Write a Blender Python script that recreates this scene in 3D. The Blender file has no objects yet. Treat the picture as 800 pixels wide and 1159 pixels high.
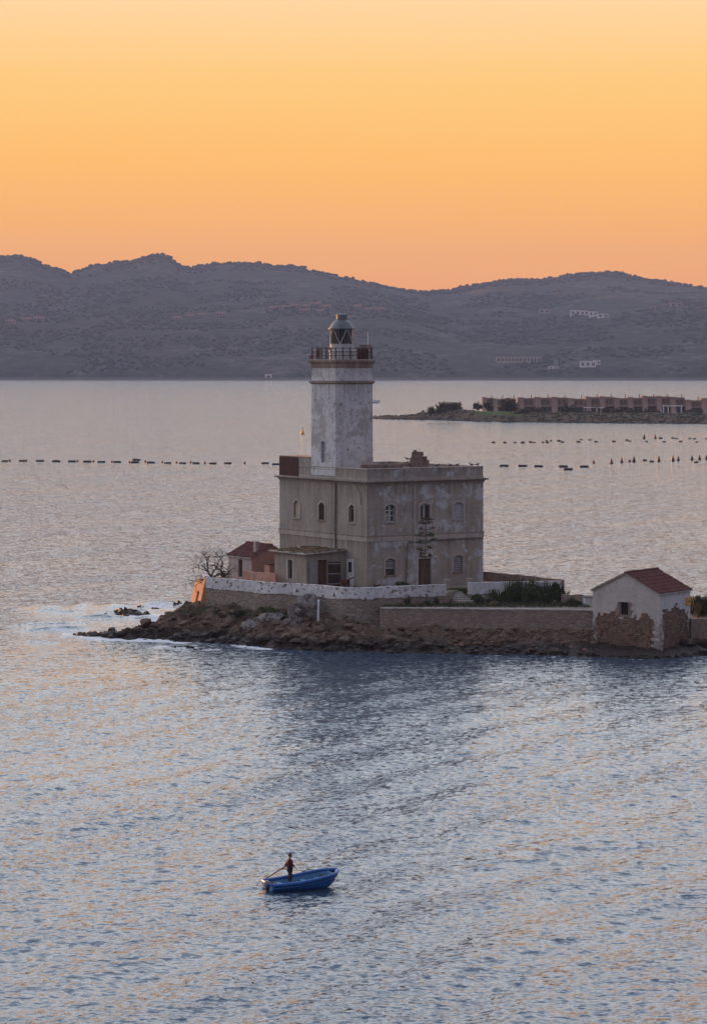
import bpy, bmesh, math, random
import numpy as np
from mathutils import Vector, Matrix, Euler
from mathutils.geometry import tessellate_polygon

# ------------------------------------------------------------------ camera, sky, sun, exposure
S = bpy.context.scene
COL = S.collection
F = 3000.0; CAM_H = 32.0; HZ = 412.0
TH = math.atan((579.5 - HZ) / F)
cd = bpy.data.cameras.new("camera"); cam = bpy.data.objects.new("camera", cd); COL.objects.link(cam)
cd.sensor_width = 36.0; cd.lens = 36.0 * F / 1159.0; cd.clip_start = 1.0; cd.clip_end = 30000
cam.location = (0, 0, CAM_H); cam.rotation_euler = (math.pi / 2 - TH, 0, 0)
S.camera = cam
S.view_settings.view_transform = 'Standard'; S.view_settings.look = 'None'
S.view_settings.exposure = 0.32; S.view_settings.gamma = 1.0
S.cycles.use_denoising = True
S.cycles.max_bounces = 6; S.cycles.volume_bounces = 0
S.cycles.sample_clamp_indirect = 6.0

SUN_AZ = math.radians(28)      # to the left of the view, low over the far shore
SUN_EL = math.radians(4.2)
SUN = Vector((-math.sin(SUN_AZ) * math.cos(SUN_EL), math.cos(SUN_AZ) * math.cos(SUN_EL), math.sin(SUN_EL)))
sd = bpy.data.lights.new("sun", 'SUN'); sun = bpy.data.objects.new("sun", sd); COL.objects.link(sun)
sd.energy = 5.0; sd.angle = math.radians(0.5); sd.color = (1.0, 0.40, 0.13)
sun.rotation_euler = SUN.to_track_quat('Z', 'Y').to_euler()

class NT:
    """small helper around a node tree"""
    def __init__(s, tree): s.t = tree
    def n(s, typ, ins=None, **props):
        nd = s.t.nodes.new(typ)
        for k, v in props.items(): setattr(nd, k, v)
        for k, v in (ins or {}).items():
            if isinstance(v, bpy.types.NodeSocket): s.t.links.new(v, nd.inputs[k])
            else: nd.inputs[k].default_value = v
        return nd
    def math(s, op, a, b=0.0, clamp=False):
        return s.n('ShaderNodeMath', {0: a, 1: b}, operation=op, use_clamp=clamp).outputs[0]
    def ramp(s, fac, stops, interp='LINEAR'):
        r = s.n('ShaderNodeValToRGB', {0: fac}); e = r.color_ramp; e.interpolation = interp
        while len(e.elements) < len(stops): e.elements.new(0.5)
        for el, (p, c) in zip(e.elements, stops):
            el.position = p
            el.color = (c, c, c, 1) if not hasattr(c, '__len__') else (*c, 1)
        return r.outputs[0]
    def mix(s, fac, a, b, blend='MIX'):
        m = s.n('ShaderNodeMix', data_type='RGBA', blend_type=blend)
        for i, v in ((0, fac), (6, a), (7, b)):
            if isinstance(v, bpy.types.NodeSocket): s.t.links.new(v, m.inputs[i])
            elif i == 0: m.inputs[0].default_value = v
            else: m.inputs[i].default_value = (*v, 1)
        return m.outputs[2]
    def noise(s, vec, scale, detail=4, rough=0.55, dist=0.0):
        return s.n('ShaderNodeTexNoise', {'Vector': vec, 'Scale': scale, 'Detail': detail, 'Roughness': rough, 'Distortion': dist}).outputs[0]
    def mapping(s, vec, scale=(1, 1, 1), rot=(0, 0, 0), loc=(0, 0, 0)):
        return s.n('ShaderNodeMapping', {'Vector': vec, 'Scale': scale, 'Rotation': rot, 'Location': loc}).outputs[0]

w = bpy.data.worlds.new("World"); S.world = w; w.use_nodes = True
T = NT(w.node_tree); w.node_tree.nodes.clear()
tc = T.n('ShaderNodeTexCoord').outputs['Generated']
sep = T.n('ShaderNodeSeparateXYZ', {0: tc})
el = T.math('MULTIPLY', T.math('ARCSINE', sep.outputs[2]), 2 / math.pi)       # 0 horizon .. 1 zenith
elp = T.math('POWER', T.math('MAXIMUM', el, 0.0), 0.5)
def ep(deg): return math.sqrt(deg / 90.0)
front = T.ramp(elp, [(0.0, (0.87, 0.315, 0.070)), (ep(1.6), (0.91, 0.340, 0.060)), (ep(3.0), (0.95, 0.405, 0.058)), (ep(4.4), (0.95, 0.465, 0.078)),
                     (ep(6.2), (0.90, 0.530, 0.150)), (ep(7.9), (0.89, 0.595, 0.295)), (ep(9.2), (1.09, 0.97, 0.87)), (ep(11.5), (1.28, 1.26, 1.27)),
                     (ep(16), (1.30, 1.34, 1.40)), (ep(34), (1.12, 1.24, 1.38)), (ep(62), (0.58, 0.70, 0.94)), (1.0, (0.35, 0.43, 0.66))])  # unseen band above the view set brighter than the horizon to lift the water
back = T.ramp(elp, [(0.0, (0.25, 0.25, 0.33)), (ep(6), (0.33, 0.28, 0.33)), (ep(14), (0.39, 0.34, 0.36)), (ep(30), (0.36, 0.35, 0.42)), (ep(55), (0.32, 0.36, 0.53)), (1.0, (0.35, 0.43, 0.66))])
hd = T.n('ShaderNodeVectorMath', {0: T.n('ShaderNodeVectorMath', {0: tc, 1: (1, 1, 0)}, operation='MULTIPLY').outputs[0]}, operation='NORMALIZE').outputs[0]
az = T.n('ShaderNodeVectorMath', {0: hd, 1: (-math.sin(SUN_AZ), math.cos(SUN_AZ), 0)}, operation='DOT_PRODUCT').outputs[1]
azf = T.n('ShaderNodeMapRange', {0: az, 1: -0.7, 2: 0.75, 3: 0.0, 4: 1.0}, interpolation_type='SMOOTHSTEP').outputs[0]
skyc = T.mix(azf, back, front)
# faint streaks of thin high cloud so the gradient is not perfectly even
stv = T.mapping(tc, (3, 3, 60))
skyc = T.mix(T.math('MULTIPLY', T.ramp(T.noise(stv, 1.5, 5, 0.55), [(0.4, 0.0), (0.75, 1.0)]), 0.05), skyc, (0.9, 0.62, 0.42))
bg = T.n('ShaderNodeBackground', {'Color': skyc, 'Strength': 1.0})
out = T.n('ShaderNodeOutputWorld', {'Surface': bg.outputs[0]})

# ------------------------------------------------------------------ picking points from the photograph
def ray(px, py):
    u = (px - 400) / F; v = (579.5 - py) / F
    return Vector((u, math.cos(TH) + v * math.sin(TH), -math.sin(TH) + v * math.cos(TH)))
def P(px, py, d):
    r = ray(px, py); return Vector((0, 0, CAM_H)) + r * (d / r.y)
def G(px, py, z=0.0):
    r = ray(px, py); return Vector((0, 0, CAM_H)) + r * ((z - CAM_H) / r.z)

# ------------------------------------------------------------------ numpy noise
_rs = np.random.RandomState(7); _LAT = _rs.rand(256, 256)
def vnoise(x, y):
    x = np.asarray(x, float); y = np.asarray(y, float)
    ix = np.floor(x).astype(int); iy = np.floor(y).astype(int)
    fx = x - ix; fy = y - iy; fx = fx * fx * (3 - 2 * fx); fy = fy * fy * (3 - 2 * fy)
    g = lambda a, b: _LAT[a & 255, b & 255]
    return (g(ix, iy) * (1 - fx) + g(ix + 1, iy) * fx) * (1 - fy) + (g(ix, iy + 1) * (1 - fx) + g(ix + 1, iy + 1) * fx) * fy
def fbm(x, y, oct=5, gain=0.5):
    a = 1.0; s = 0.0; t = 0.0
    for i in range(oct):
        s = s + a * (vnoise(x * 2 ** i + 17.3 * i, y * 2 ** i + 5.7 * i) - 0.5); t += a; a *= gain
    return s / t * 2          # about -1..1
def ridged(x, y, oct=5):
    a = 1.0; s = 0.0; t = 0.0
    for i in range(oct):
        s = s + a * (1 - np.abs(2 * vnoise(x * 2 ** i + 31.1 * i, y * 2 ** i + 9.2 * i) - 1)); t += a; a *= 0.5
    return s / t
def sstep(a, b, x):
    t = np.clip((x - a) / (b - a), 0, 1); return t * t * (3 - 2 * t)

# ------------------------------------------------------------------ mesh building
class MB:
    def __init__(s): s.v = []; s.f = []
    def add(s, vs, fs):
        b = len(s.v); s.v += [tuple(v) for v in vs]; s.f += [tuple(b + i for i in f) for f in fs]; return s
    def box(s, c, d, rz=0.0, taper=1.0):
        hx, hy, hz = d[0] / 2, d[1] / 2, d[2] / 2; cs, sn = math.cos(rz), math.sin(rz); vs = []
        for k in (-1, 1):
            t = 1.0 if k < 0 else taper
            for i, j in ((-1, -1), (1, -1), (1, 1), (-1, 1)):
                x, y = i * hx * t, j * hy * t
                vs.append((c[0] + x * cs - y * sn, c[1] + x * sn + y * cs, c[2] + k * hz))
        return s.add(vs, [(3, 2, 1, 0), (4, 5, 6, 7), (0, 1, 5, 4), (1, 2, 6, 5), (2, 3, 7, 6), (3, 0, 4, 7)])
    def b2(s, x0, x1, y0, y1, z0, z1): return s.box(((x0 + x1) / 2, (y0 + y1) / 2, (z0 + z1) / 2), (x1 - x0, y1 - y0, z1 - z0))
    def prism(s, poly, z0, z1, ax='z'):
        """poly: 2d loop; ax z: (x,y) extruded in z; ax y: (x,z) extruded in y; ax x: (y,z) extruded in x"""
        n = len(poly)
        m = {'z': lambda p, h: (p[0], p[1], h), 'y': lambda p, h: (p[0], h, p[1]), 'x': lambda p, h: (h, p[0], p[1])}[ax]
        vs = [m(p, z0) for p in poly] + [m(p, z1) for p in poly]
        fs = [tuple(reversed(range(n))), tuple(range(n, 2 * n))] + [(i, (i + 1) % n, n + (i + 1) % n, n + i) for i in range(n)]
        return s.add(vs, fs)
    def tube(s, pts, r, n=6, cap=True):
        pts = [Vector(p) for p in pts]; rr = r if hasattr(r, '__len__') else [r] * len(pts); vs = []; fs = []
        for i, p in enumerate(pts):
            d = (pts[min(i + 1, len(pts) - 1)] - pts[max(i - 1, 0)]).normalized()
            a = d.cross(Vector((0, 0, 1)) if abs(d.z) < 0.9 else Vector((1, 0, 0))).normalized(); b = d.cross(a)
            for k in range(n):
                t = 2 * math.pi * k / n; vs.append(p + (a * math.cos(t) + b * math.sin(t)) * rr[i])
        for i in range(len(pts) - 1):
            for k in range(n): fs.append((i * n + k, i * n + (k + 1) % n, (i + 1) * n + (k + 1) % n, (i + 1) * n + k))
        if cap: fs += [tuple(reversed(range(n))), tuple((len(pts) - 1) * n + k for k in range(n))]
        return s.add(vs, fs)
    def lathe(s, prof, n=16, c=(0, 0, 0), cap=True):
        vs = []; fs = []
        for r, z in prof:
            for k in range(n):
                t = 2 * math.pi * k / n; vs.append((c[0] + r * math.cos(t), c[1] + r * math.sin(t), c[2] + z))
        for i in range(len(prof) - 1):
            for k in range(n): fs.append((i * n + k, i * n + (k + 1) % n, (i + 1) * n + (k + 1) % n, (i + 1) * n + k))
        if cap: fs += [tuple(reversed(range(n))), tuple((len(prof) - 1) * n + k for k in range(n))]
        return s.add(vs, fs)
    def rock(s, c, size, rnd, sub=2, rough=0.28, rz=None, cuts=9, lump=0.0):
        uv, uf = ICO[sub]; q = [(Vector((rnd.gauss(0, 1), rnd.gauss(0, 1), rnd.gauss(0, 1))).normalized(), rnd.uniform(0.45, 0.9)) for _ in range(cuts)]; o1 = rnd.uniform(0, 99)
        rz = rnd.uniform(0, 6.28) if rz is None else rz; cs, sn = math.cos(rz), math.sin(rz); vs = []
        for v in uv:
            l = 1.0 + rnd.uniform(-rough, rough) * 0.35 + (lump * float(fbm(v.x * 1.7 + o1 + v.z, v.y * 1.7 + v.z * 1.3, 4)) if lump else 0)
            for nrm, h in q:
                d = v.dot(nrm)
                if d * l > h: l = h / d
            x, y, z = v.x * l * size[0], v.y * l * size[1], v.z * l * size[2]
            vs.append((c[0] + x * cs - y * sn, c[1] + x * sn + y * cs, c[2] + z))
        return s.add(vs, uf)
    def leaf(s, p, d, n, ln, wd):
        d = d.normalized(); a = d.cross(n).normalized() * wd / 2
        return s.add([p - a * 0.4, p + a * 0.4, p + d * ln * 0.55 + a, p + d * ln, p + d * ln * 0.55 - a], [(0, 1, 2, 3, 4)])
    def mesh(s, name, smooth=False):
        me = bpy.data.meshes.new(name); me.from_pydata(s.v, [], s.f); me.validate()
        if smooth: me.polygons.foreach_set('use_smooth', [True] * len(me.polygons))
        return me
    def o(s, name, m, parent=None, loc=None, rot=None, smooth=False, **kw):
        return link(name, s.mesh(name, smooth), m, parent, loc, rot, **kw)
ICO = {}
for _s in (1, 2, 3):
    _b = bmesh.new(); bmesh.ops.create_icosphere(_b, subdivisions=_s, radius=1.0)
    ICO[_s] = ([v.co.copy() for v in _b.verts], [tuple(v.index for v in f.verts) for f in _b.faces]); _b.free()

def link(name, me, m, parent=None, loc=None, rot=None, **kw):
    o = bpy.data.objects.new(name, me); COL.objects.link(o)
    if m is not None and me is not None and len(me.materials) == 0: me.materials.append(m)
    if parent is not None: o.parent = parent
    if loc is not None: o.location = loc
    if rot is not None: o.rotation_euler = rot
    for k, v in kw.items(): o[k] = v
    return o
def tag(o, label, cat, group=None):
    o['label'] = label; o['category'] = cat
    if group: o['group'] = group
    return o
def empty(name, loc, rz=0.0, label=None, cat=None, group=None):
    o = bpy.data.objects.new(name, None); COL.objects.link(o); o.location = loc; o.rotation_euler = (0, 0, rz); o.empty_display_size = 0.3
    return tag(o, label, cat, group) if label else o
KIDS = lambda o: [c for c in COL.objects if c.parent == o]
def dup(o, parent=None):
    c = o.copy(); COL.objects.link(c)
    if parent is not None: c.parent = parent
    for k in KIDS(o): dup(k, c)
    return c
def grid_mesh(name, X, Y, Z, smooth=True, cull=None):
    r, c = X.shape; co = np.stack([X, Y, Z], -1).reshape(-1, 3)
    i = np.arange(r * c).reshape(r, c)
    q = np.stack([i[:-1, :-1], i[:-1, 1:], i[1:, 1:], i[1:, :-1]], -1).reshape(-1, 4)
    if cull is not None:
        k = cull.reshape(-1)[q].any(axis=1); q = q[k]
    me = bpy.data.meshes.new(name); me.vertices.add(len(co)); me.vertices.foreach_set('co', co.ravel())
    me.loops.add(q.size); me.loops.foreach_set('vertex_index', q.ravel().astype(np.int32))
    me.polygons.add(len(q)); me.polygons.foreach_set('loop_start', np.arange(0, q.size, 4, dtype=np.int32))
    me.polygons.foreach_set('use_smooth', np.full(len(q), smooth)); me.update(calc_edges=True)
    return me
def attr(me, name, vals):
    a = me.attributes.new(name, 'FLOAT', 'POINT'); a.data.foreach_set('value', np.asarray(vals, np.float32).ravel())

# ------------------------------------------------------------------ materials
def newmat(name, rough=0.85, spec=0.3):
    m = bpy.data.materials.new(name); m.use_nodes = True; nt = NT(m.node_tree)
    b = m.node_tree.nodes['Principled BSDF']; b.inputs['Roughness'].default_value = rough; b.inputs['Specular IOR Level'].default_value = spec
    return m, nt, b
def plain(name, col, rough=0.8, var=0.25, scale=3.0, metal=0.0, spec=0.3, bump=0.0, island=False):
    m, t, b = newmat(name, rough, spec); b.inputs['Metallic'].default_value = metal
    v = t.n('ShaderNodeTexCoord').outputs['Object']
    n = t.noise(v, scale, 6, 0.65)
    dk = tuple(c * (1 - var) for c in col); lt = tuple(min(1, c * (1 + var)) for c in col)
    c = t.ramp(n, [(0.3, dk), (0.7, lt)])
    if island:
        r = t.n('ShaderNodeNewGeometry').outputs['Random Per Island']
        c = t.mix(1.0, c, t.ramp(r, [(0.0, (0.6, 0.57, 0.55)), (0.5, (0.95, 0.95, 0.95)), (1.0, (1.3, 1.26, 1.22))]), 'MULTIPLY')
    t.t.links.new(c, b.inputs['Base Color'])
    if bump: t.t.links.new(t.n('ShaderNodeBump', {'Height': n, 'Strength': bump, 'Distance': 0.05}).outputs[0], b.inputs['Normal'])
    return m
def plaster(name, base, worn, patch=None, pm=0.5, streak=0.5, px_start=None, chips=None, cs=1.6, chip_at=0.62, bump=0.35, pscale=0.33, drip=()):
    """old plaster: broad mottling, vertical run-off streaks, lighter flaking patches, chipped spots"""
    m, t, b = newmat(name, 0.92, 0.15)
    v = t.n('ShaderNodeTexCoord').outputs['Object']
    n1 = t.noise(v, 0.35, 6, 0.6); n2 = t.noise(v, 2.2, 6, 0.7)
    c = t.mix(t.ramp(n1, [(0.35, 0.0), (0.65, 1.0)]), base, worn)
    st = t.noise(t.mapping(v, (1.3, 1.3, 0.07)), 1.2, 5, 0.65)
    c = t.mix(t.math('MULTIPLY', t.ramp(st, [(0.48, 0.0), (0.7, 1.0)]), streak), c, tuple(k * 0.42 for k in base))
    if drip:
        dz = t.n('ShaderNodeSeparateXYZ', {0: v}).outputs[2]; tot = None
        dn = t.ramp(t.noise(t.mapping(v, (2.4, 2.4, 0.05)), 1.3, 4, 0.6), [(0.42, 0.0), (0.62, 1.0)])
        for zl, ln in drip:
            g_ = t.math('MULTIPLY', t.n('ShaderNodeMapRange', {0: dz, 1: zl - ln, 2: zl}, clamp=True).outputs[0], t.math('LESS_THAN', dz, zl + 0.02))
            tot = g_ if tot is None else t.math('MAXIMUM', tot, g_)
        c = t.mix(t.math('MULTIPLY', t.math('MULTIPLY', dn, tot), 0.62), c, tuple(k * 0.30 for k in base))
    if patch is not None:
        f = t.math('ADD', t.math('MULTIPLY', t.noise(v, pscale, 4, 0.6, 0.3), 0.6), t.math('MULTIPLY', t.noise(t.mapping(v, (1, 1, 0.6)), 2.6, 6, 0.72), 0.4))
        f = t.ramp(f, [(pm - 0.02, 0.0), (pm + 0.06, 1.0)])
        if px_start is not None:
            sx = t.n('ShaderNodeSeparateXYZ', {0: v}).outputs[0]
            f = t.math('MULTIPLY', f, t.n('ShaderNodeMapRange', {0: sx, 1: px_start, 2: px_start + 0.5}, clamp=True).outputs[0])
        c = t.mix(t.math('MULTIPLY', f, 0.8), c, patch)
    c = t.mix(t.math('MULTIPLY', t.ramp(n2, [(0.3, 1.0), (0.55, 0.0)]), 0.4), c, tuple(k * 0.55 for k in base))
    if chips is not None:
        ch = t.ramp(t.noise(v, cs, 5, 0.6, 0.4), [(chip_at, 0.0), (chip_at + 0.035, 1.0)])
        c = t.mix(ch, c, chips)
    t.t.links.new(c, b.inputs['Base Color'])
    h = t.math('ADD', n2, t.math('MULTIPLY', t.noise(v, 9, 5, 0.7), 0.5))
    t.t.links.new(t.n('ShaderNodeBump', {'Height': h, 'Strength': bump, 'Distance': 0.06}).outputs[0], b.inputs['Normal'])
    return m
def stone(name, c1, c2, mortar, scale=2.6, bump=0.7, wet=None):
    m, t, b = newmat(name, 0.95, 0.12); v = t.n('ShaderNodeTexCoord').outputs['Object']
    vd = t.mix(0.12, v, t.n('ShaderNodeTexNoise', {'Vector': v, 'Scale': 2.0, 'Detail': 3.0}).outputs[1])
    vs = t.mapping(vd, (1, 1, 1.5))
    e = t.n('ShaderNodeTexVoronoi', {'Vector': vs, 'Scale': scale}, feature='DISTANCE_TO_EDGE').outputs['Distance']
    cc = t.n('ShaderNodeTexVoronoi', {'Vector': vs, 'Scale': scale}).outputs['Color']
    g = t.n('ShaderNodeSeparateXYZ', {0: cc}).outputs[0]
    c = t.mix(g, c1, c2); c = t.mix(t.ramp(t.noise(v, 0.6, 5, 0.6), [(0.4, 0.0), (0.7, 0.6)]), c, mortar)
    c = t.mix(t.ramp(e, [(0.02, 1.0), (0.09, 0.0)]), c, mortar)
    c = t.mix(t.ramp(t.noise(v, 5, 5, 0.7), [(0.35, 0.45), (0.6, 0.0)]), c, tuple(k * 0.4 for k in c1))
    if wet is not None:
        z = t.n('ShaderNodeSeparateXYZ', {0: t.n('ShaderNodeNewGeometry').outputs['Position']}).outputs[2]
        zz = t.math('ADD', z, t.math('MULTIPLY', t.math('SUBTRACT', t.noise(v, 0.8, 4, 0.6), 0.5), 1.4))
        c = t.mix(t.n('ShaderNodeMapRange', {0: zz, 1: wet + 0.3, 2: wet - 0.3}, clamp=True).outputs[0], c, (0.03, 0.018, 0.014))
    t.t.links.new(c, b.inputs['Base Color'])
    h = t.math('ADD', t.ramp(e, [(0.0, 0.0), (0.12, 1.0)]), t.math('MULTIPLY', t.noise(v, 6, 5, 0.7), 0.6))
    t.t.links.new(t.n('ShaderNodeBump', {'Height': h, 'Strength': bump, 'Distance': 0.1}).outputs[0], b.inputs['Normal'])
    return m
def rockmat(name, a, c2, pale, wet_z=0.9, moss=True):
    m, t, b = newmat(name, 0.9, 0.25); g = t.n('ShaderNodeNewGeometry'); v = g.outputs['Position']
    n = t.noise(v, 0.5, 7, 0.65); n2 = t.noise(v, 2.5, 6, 0.7)
    c = t.mix(t.ramp(n, [(0.38, 0.0), (0.62, 1.0)]), a, c2)
    c = t.mix(t.ramp(n2, [(0.5, 0.0), (0.68, 0.75)]), c, pale)
    c = t.mix(t.ramp(t.noise(v, 1.3, 6, 0.7), [(0.3, 0.8), (0.48, 0.0)]), c, tuple(k * 0.25 for k in a))
    z = t.n('ShaderNodeSeparateXYZ', {0: v}).outputs[2]
    if moss:
        nz = t.n('ShaderNodeSeparateXYZ', {0: g.outputs['Normal']}).outputs[2]
        mm = t.math('MULTIPLY', t.ramp(t.noise(v, 0.35, 5, 0.6), [(0.5, 0.0), (0.6, 1.0)]), t.n('ShaderNodeMapRange', {0: z, 1: 1.7, 2: 2.5}, clamp=True).outputs[0])
        c = t.mix(t.math('MULTIPLY', mm, 0.8), c, (0.045, 0.05, 0.02))
    zz = t.math('ADD', z, t.math('MULTIPLY', t.math('SUBTRACT', n2, 0.5), 1.6))
    wet = t.n('ShaderNodeMapRange', {0: zz, 1: wet_z + 0.35, 2: wet_z - 0.35}, clamp=True).outputs[0]
    c = t.mix(wet, c, (0.028, 0.017, 0.013))
    t.t.links.new(c, b.inputs['Base Color'])
    t.t.links.new(t.n('ShaderNodeMapRange', {0: wet, 3: 0.92, 4: 0.5}).outputs[0], b.inputs['Roughness'])
    h = t.math('ADD', t.noise(v, 1.6, 8, 0.72), t.math('MULTIPLY', n2, 0.5))
    t.t.links.new(t.n('ShaderNodeBump', {'Height': h, 'Strength': 1.0, 'Distance': 0.45}).outputs[0], b.inputs['Normal'])
    return m
def foliage(name, col, col2, rough=0.8):
    m, t, b = newmat(name, rough, 0.2); v = t.n('ShaderNodeNewGeometry').outputs['Position']
    t.t.links.new(t.mix(t.ramp(t.noise(v, 1.1, 4, 0.7), [(0.35, 0.0), (0.65, 1.0)]), col, col2), b.inputs['Base Color'])
    return m

M = {}
M['facade'] = plaster('facade_plaster', (0.24, 0.21, 0.188), (0.305, 0.272, 0.242), patch=(0.40, 0.43, 0.48), pm=0.525, px_start=0.15, streak=0.5, pscale=0.5, drip=((12.3, 1.9), (5.5, 1.2), (14.1, 1.0)))
M['trim'] = plaster('trim_plaster', (0.30, 0.265, 0.24), (0.36, 0.325, 0.30), streak=0.55)
M['cornice'] = plaster('cornice_stone', (0.20, 0.165, 0.145), (0.27, 0.235, 0.21), streak=0.6)
M['tower'] = plaster('tower_whitewash', drip=((24.1, 3.0), (26.4, 1.6)), base=(0.46, 0.46, 0.48), worn=(0.55, 0.55, 0.57), patch=(0.28, 0.26, 0.255), pm=0.505, streak=0.45, chips=(0.17, 0.14, 0.13), cs=2.6, chip_at=0.615)
M['rust_cornice'] = plaster('rusty_cornice', (0.175, 0.125, 0.10), (0.26, 0.205, 0.175), streak=0.7)
M['white'] = plaster('whitewashed_wall', (0.43, 0.44, 0.47), (0.55, 0.555, 0.585), streak=0.35, chips=(0.13, 0.09, 0.07), cs=2.1, chip_at=0.568, bump=0.6)
M['white_smooth'] = plaster('white_wall', (0.44, 0.455, 0.49), (0.52, 0.53, 0.56), streak=0.4, chips=(0.3, 0.27, 0.26), cs=1.0, chip_at=0.66)
M['retain'] = stone('retaining_stone', (0.19, 0.155, 0.135), (0.28, 0.235, 0.205), (0.235, 0.20, 0.175), 1.4, 0.8)
M['low_wall'] = stone('low_wall_stone', (0.20, 0.155, 0.13), (0.31, 0.255, 0.22), (0.22, 0.18, 0.155), 2.4, 0.6)
M['rubble'] = plain('rubble_stone', (0.125, 0.078, 0.058), 0.95, 0.4, 2.2, bump=0.5, island=True)
M['masonry'] = plain('house_masonry', (0.130, 0.084, 0.065), 0.95, 0.5, 2.5, bump=0.4, island=True)
M['house_plaster'] = plaster('house_plaster', (0.36, 0.335, 0.32), (0.44, 0.41, 0.40), streak=0.2, chips=(0.26, 0.22, 0.20), cs=1.1, chip_at=0.63)
M['house_white'] = plaster('house_white_side', (0.40, 0.41, 0.44), (0.47, 0.47, 0.50), streak=0.3, chips=(0.22, 0.17, 0.15), cs=1.3, chip_at=0.63)
M['bare_stone'] = stone('bare_house_stone', (0.27, 0.165, 0.12), (0.34, 0.25, 0.19), (0.24, 0.17, 0.135), 2.8, 0.8)
M['quoin'] = plain('quoin_stone', (0.30, 0.275, 0.265), 0.95, 0.35, 2.0, bump=0.4, island=True)
M['pink'] = plaster('pink_plaster', (0.40, 0.225, 0.175), (0.45, 0.28, 0.225), streak=0.3)
M['mauve'] = plaster('grey_pink_plaster', (0.36, 0.29, 0.275), (0.43, 0.35, 0.33), streak=0.4)
M['endwall'] = plaster('sun_orange_plaster', (0.42, 0.215, 0.12), (0.48, 0.26, 0.16), streak=0.3)  # orange of the low sun put into the plaster colour
M['tile'] = plain('red_roof_tile', (0.095, 0.032, 0.028), 0.9, 0.5, 1.8, bump=0.3)
M['tile_dark'] = plain('old_roof_tile', (0.10, 0.037, 0.032), 0.9, 0.5, 1.4, bump=0.3)
M['brick'] = plain('old_brick', (0.19, 0.138, 0.118), 0.95, 0.4, 1.6, bump=0.4)
M['rust'] = plain('rusted_sheet', (0.060, 0.026, 0.020), 0.9, 0.3, 1.2, bump=0.2)
M['wood'] = plain('brown_wood', (0.085, 0.050, 0.036), 0.85, 0.35, 3.0)
M['wood_dark'] = plain('dark_wood', (0.045, 0.028, 0.024), 0.85, 0.35, 3.0)
M['wood_tan'] = plain('weathered_tan_wood', (0.28, 0.21, 0.14), 0.85, 0.3, 3.0)
M['sash'] = plain('weathered_white_paint', (0.36, 0.36, 0.36), 0.8, 0.25, 4.0)
M['shutter_blue'] = plain('faded_blue_paint', (0.24, 0.29, 0.33), 0.8, 0.25, 3.0)
M['shutter_grey'] = plain('faded_grey_paint', (0.24, 0.23, 0.26), 0.8, 0.2, 3.0)
M['beige'] = plain('beige_fill', (0.33, 0.285, 0.21), 0.9, 0.2, 2.0)
M['dark'] = plain('interior_shade', (0.014, 0.012, 0.012), 0.9, 0.2)  # near-black colour standing in for the shade inside openings
M['concrete'] = plain('concrete', (0.30, 0.27, 0.245), 0.95, 0.3, 1.5, bump=0.3)
M['terrace'] = plain('terrace_earth', (0.16, 0.125, 0.10), 0.95, 0.35, 0.9, bump=0.4)
M['pipe_grey'] = plain('grey_pipe', (0.50, 0.51, 0.53), 0.6, 0.15)
M['pipe_dark'] = plain('dark_pipe', (0.085, 0.07, 0.062), 0.7, 0.3)
M['iron'] = plain('rusty_iron', (0.078, 0.054, 0.047), 0.8, 0.45, 3.0)
M['iron_red'] = plain('red_rust_iron', (0.15, 0.068, 0.05), 0.8, 0.4, 3.0)
M['grey_paint'] = plain('grey_metal_paint', (0.36, 0.37, 0.38), 0.6, 0.25, 2.0)
M['dome'] = plain('lantern_dome_metal', (0.095, 0.115, 0.13), 0.55, 0.3, 1.5, metal=0.1, spec=0.5)
M['white_paint'] = plain('white_paint', (0.72, 0.72, 0.74), 0.5, 0.06)
M['red_paint'] = plain('red_paint', (0.45, 0.06, 0.05), 0.6, 0.15)
M['yellow_sign'] = plain('yellow_sign', (0.42, 0.23, 0.02), 0.6, 0.15)
M['lichen'] = plain('mossy_roof', (0.080, 0.056, 0.026), 0.95, 0.55, 1.1, bump=0.4)
M['rock'] = rockmat('shore_rock', (0.098, 0.060, 0.043), (0.160, 0.108, 0.080), (0.23, 0.17, 0.135), 1.15)
M['pale_rock'] = rockmat('pale_boulder', (0.17, 0.145, 0.135), (0.27, 0.245, 0.235), (0.36, 0.33, 0.32), 0.4, moss=False)
M['sea_rock'] = rockmat('wet_sea_rock', (0.04, 0.024, 0.020), (0.06, 0.035, 0.028), (0.07, 0.045, 0.035), 0.9, moss=False)
M['agave'] = foliage('agave_leaf', (0.045, 0.062, 0.035), (0.085, 0.105, 0.06))
M['scrub'] = foliage('scrub_leaf', (0.028, 0.038, 0.018), (0.062, 0.070, 0.034))
M['grass'] = foliage('grass_blade', (0.045, 0.065, 0.018), (0.095, 0.105, 0.035))
M['dry_grass'] = foliage('dry_grass', (0.14, 0.12, 0.045), (0.20, 0.16, 0.07))
M['twig'] = foliage('bare_twig', (0.045, 0.030, 0.025), (0.075, 0.052, 0.045))
M['stalk'] = foliage('flower_stalk', (0.075, 0.050, 0.036), (0.10, 0.07, 0.05))
M['lush'] = foliage('stalk_flower', (0.045, 0.060, 0.022), (0.085, 0.095, 0.035))
M['far_bush'] = foliage('headland_bush', (0.050, 0.042, 0.028), (0.085, 0.068, 0.046))
M['terracotta'] = plaster('terracotta_render', (0.23, 0.158, 0.128), (0.27, 0.19, 0.155), streak=0.25, bump=0.1)  # bay recesses: their shade put into the colour; chimneys share it
M['terracotta_lit'] = plaster('lit_terracotta', (0.265, 0.185, 0.152), (0.31, 0.22, 0.185), streak=0.2, bump=0.1)  # same render without the recess shade, for party walls and balconies
M['glass_dark'] = plain('window_glass', (0.03, 0.03, 0.035), 0.15, 0.2, spec=0.5)
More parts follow.
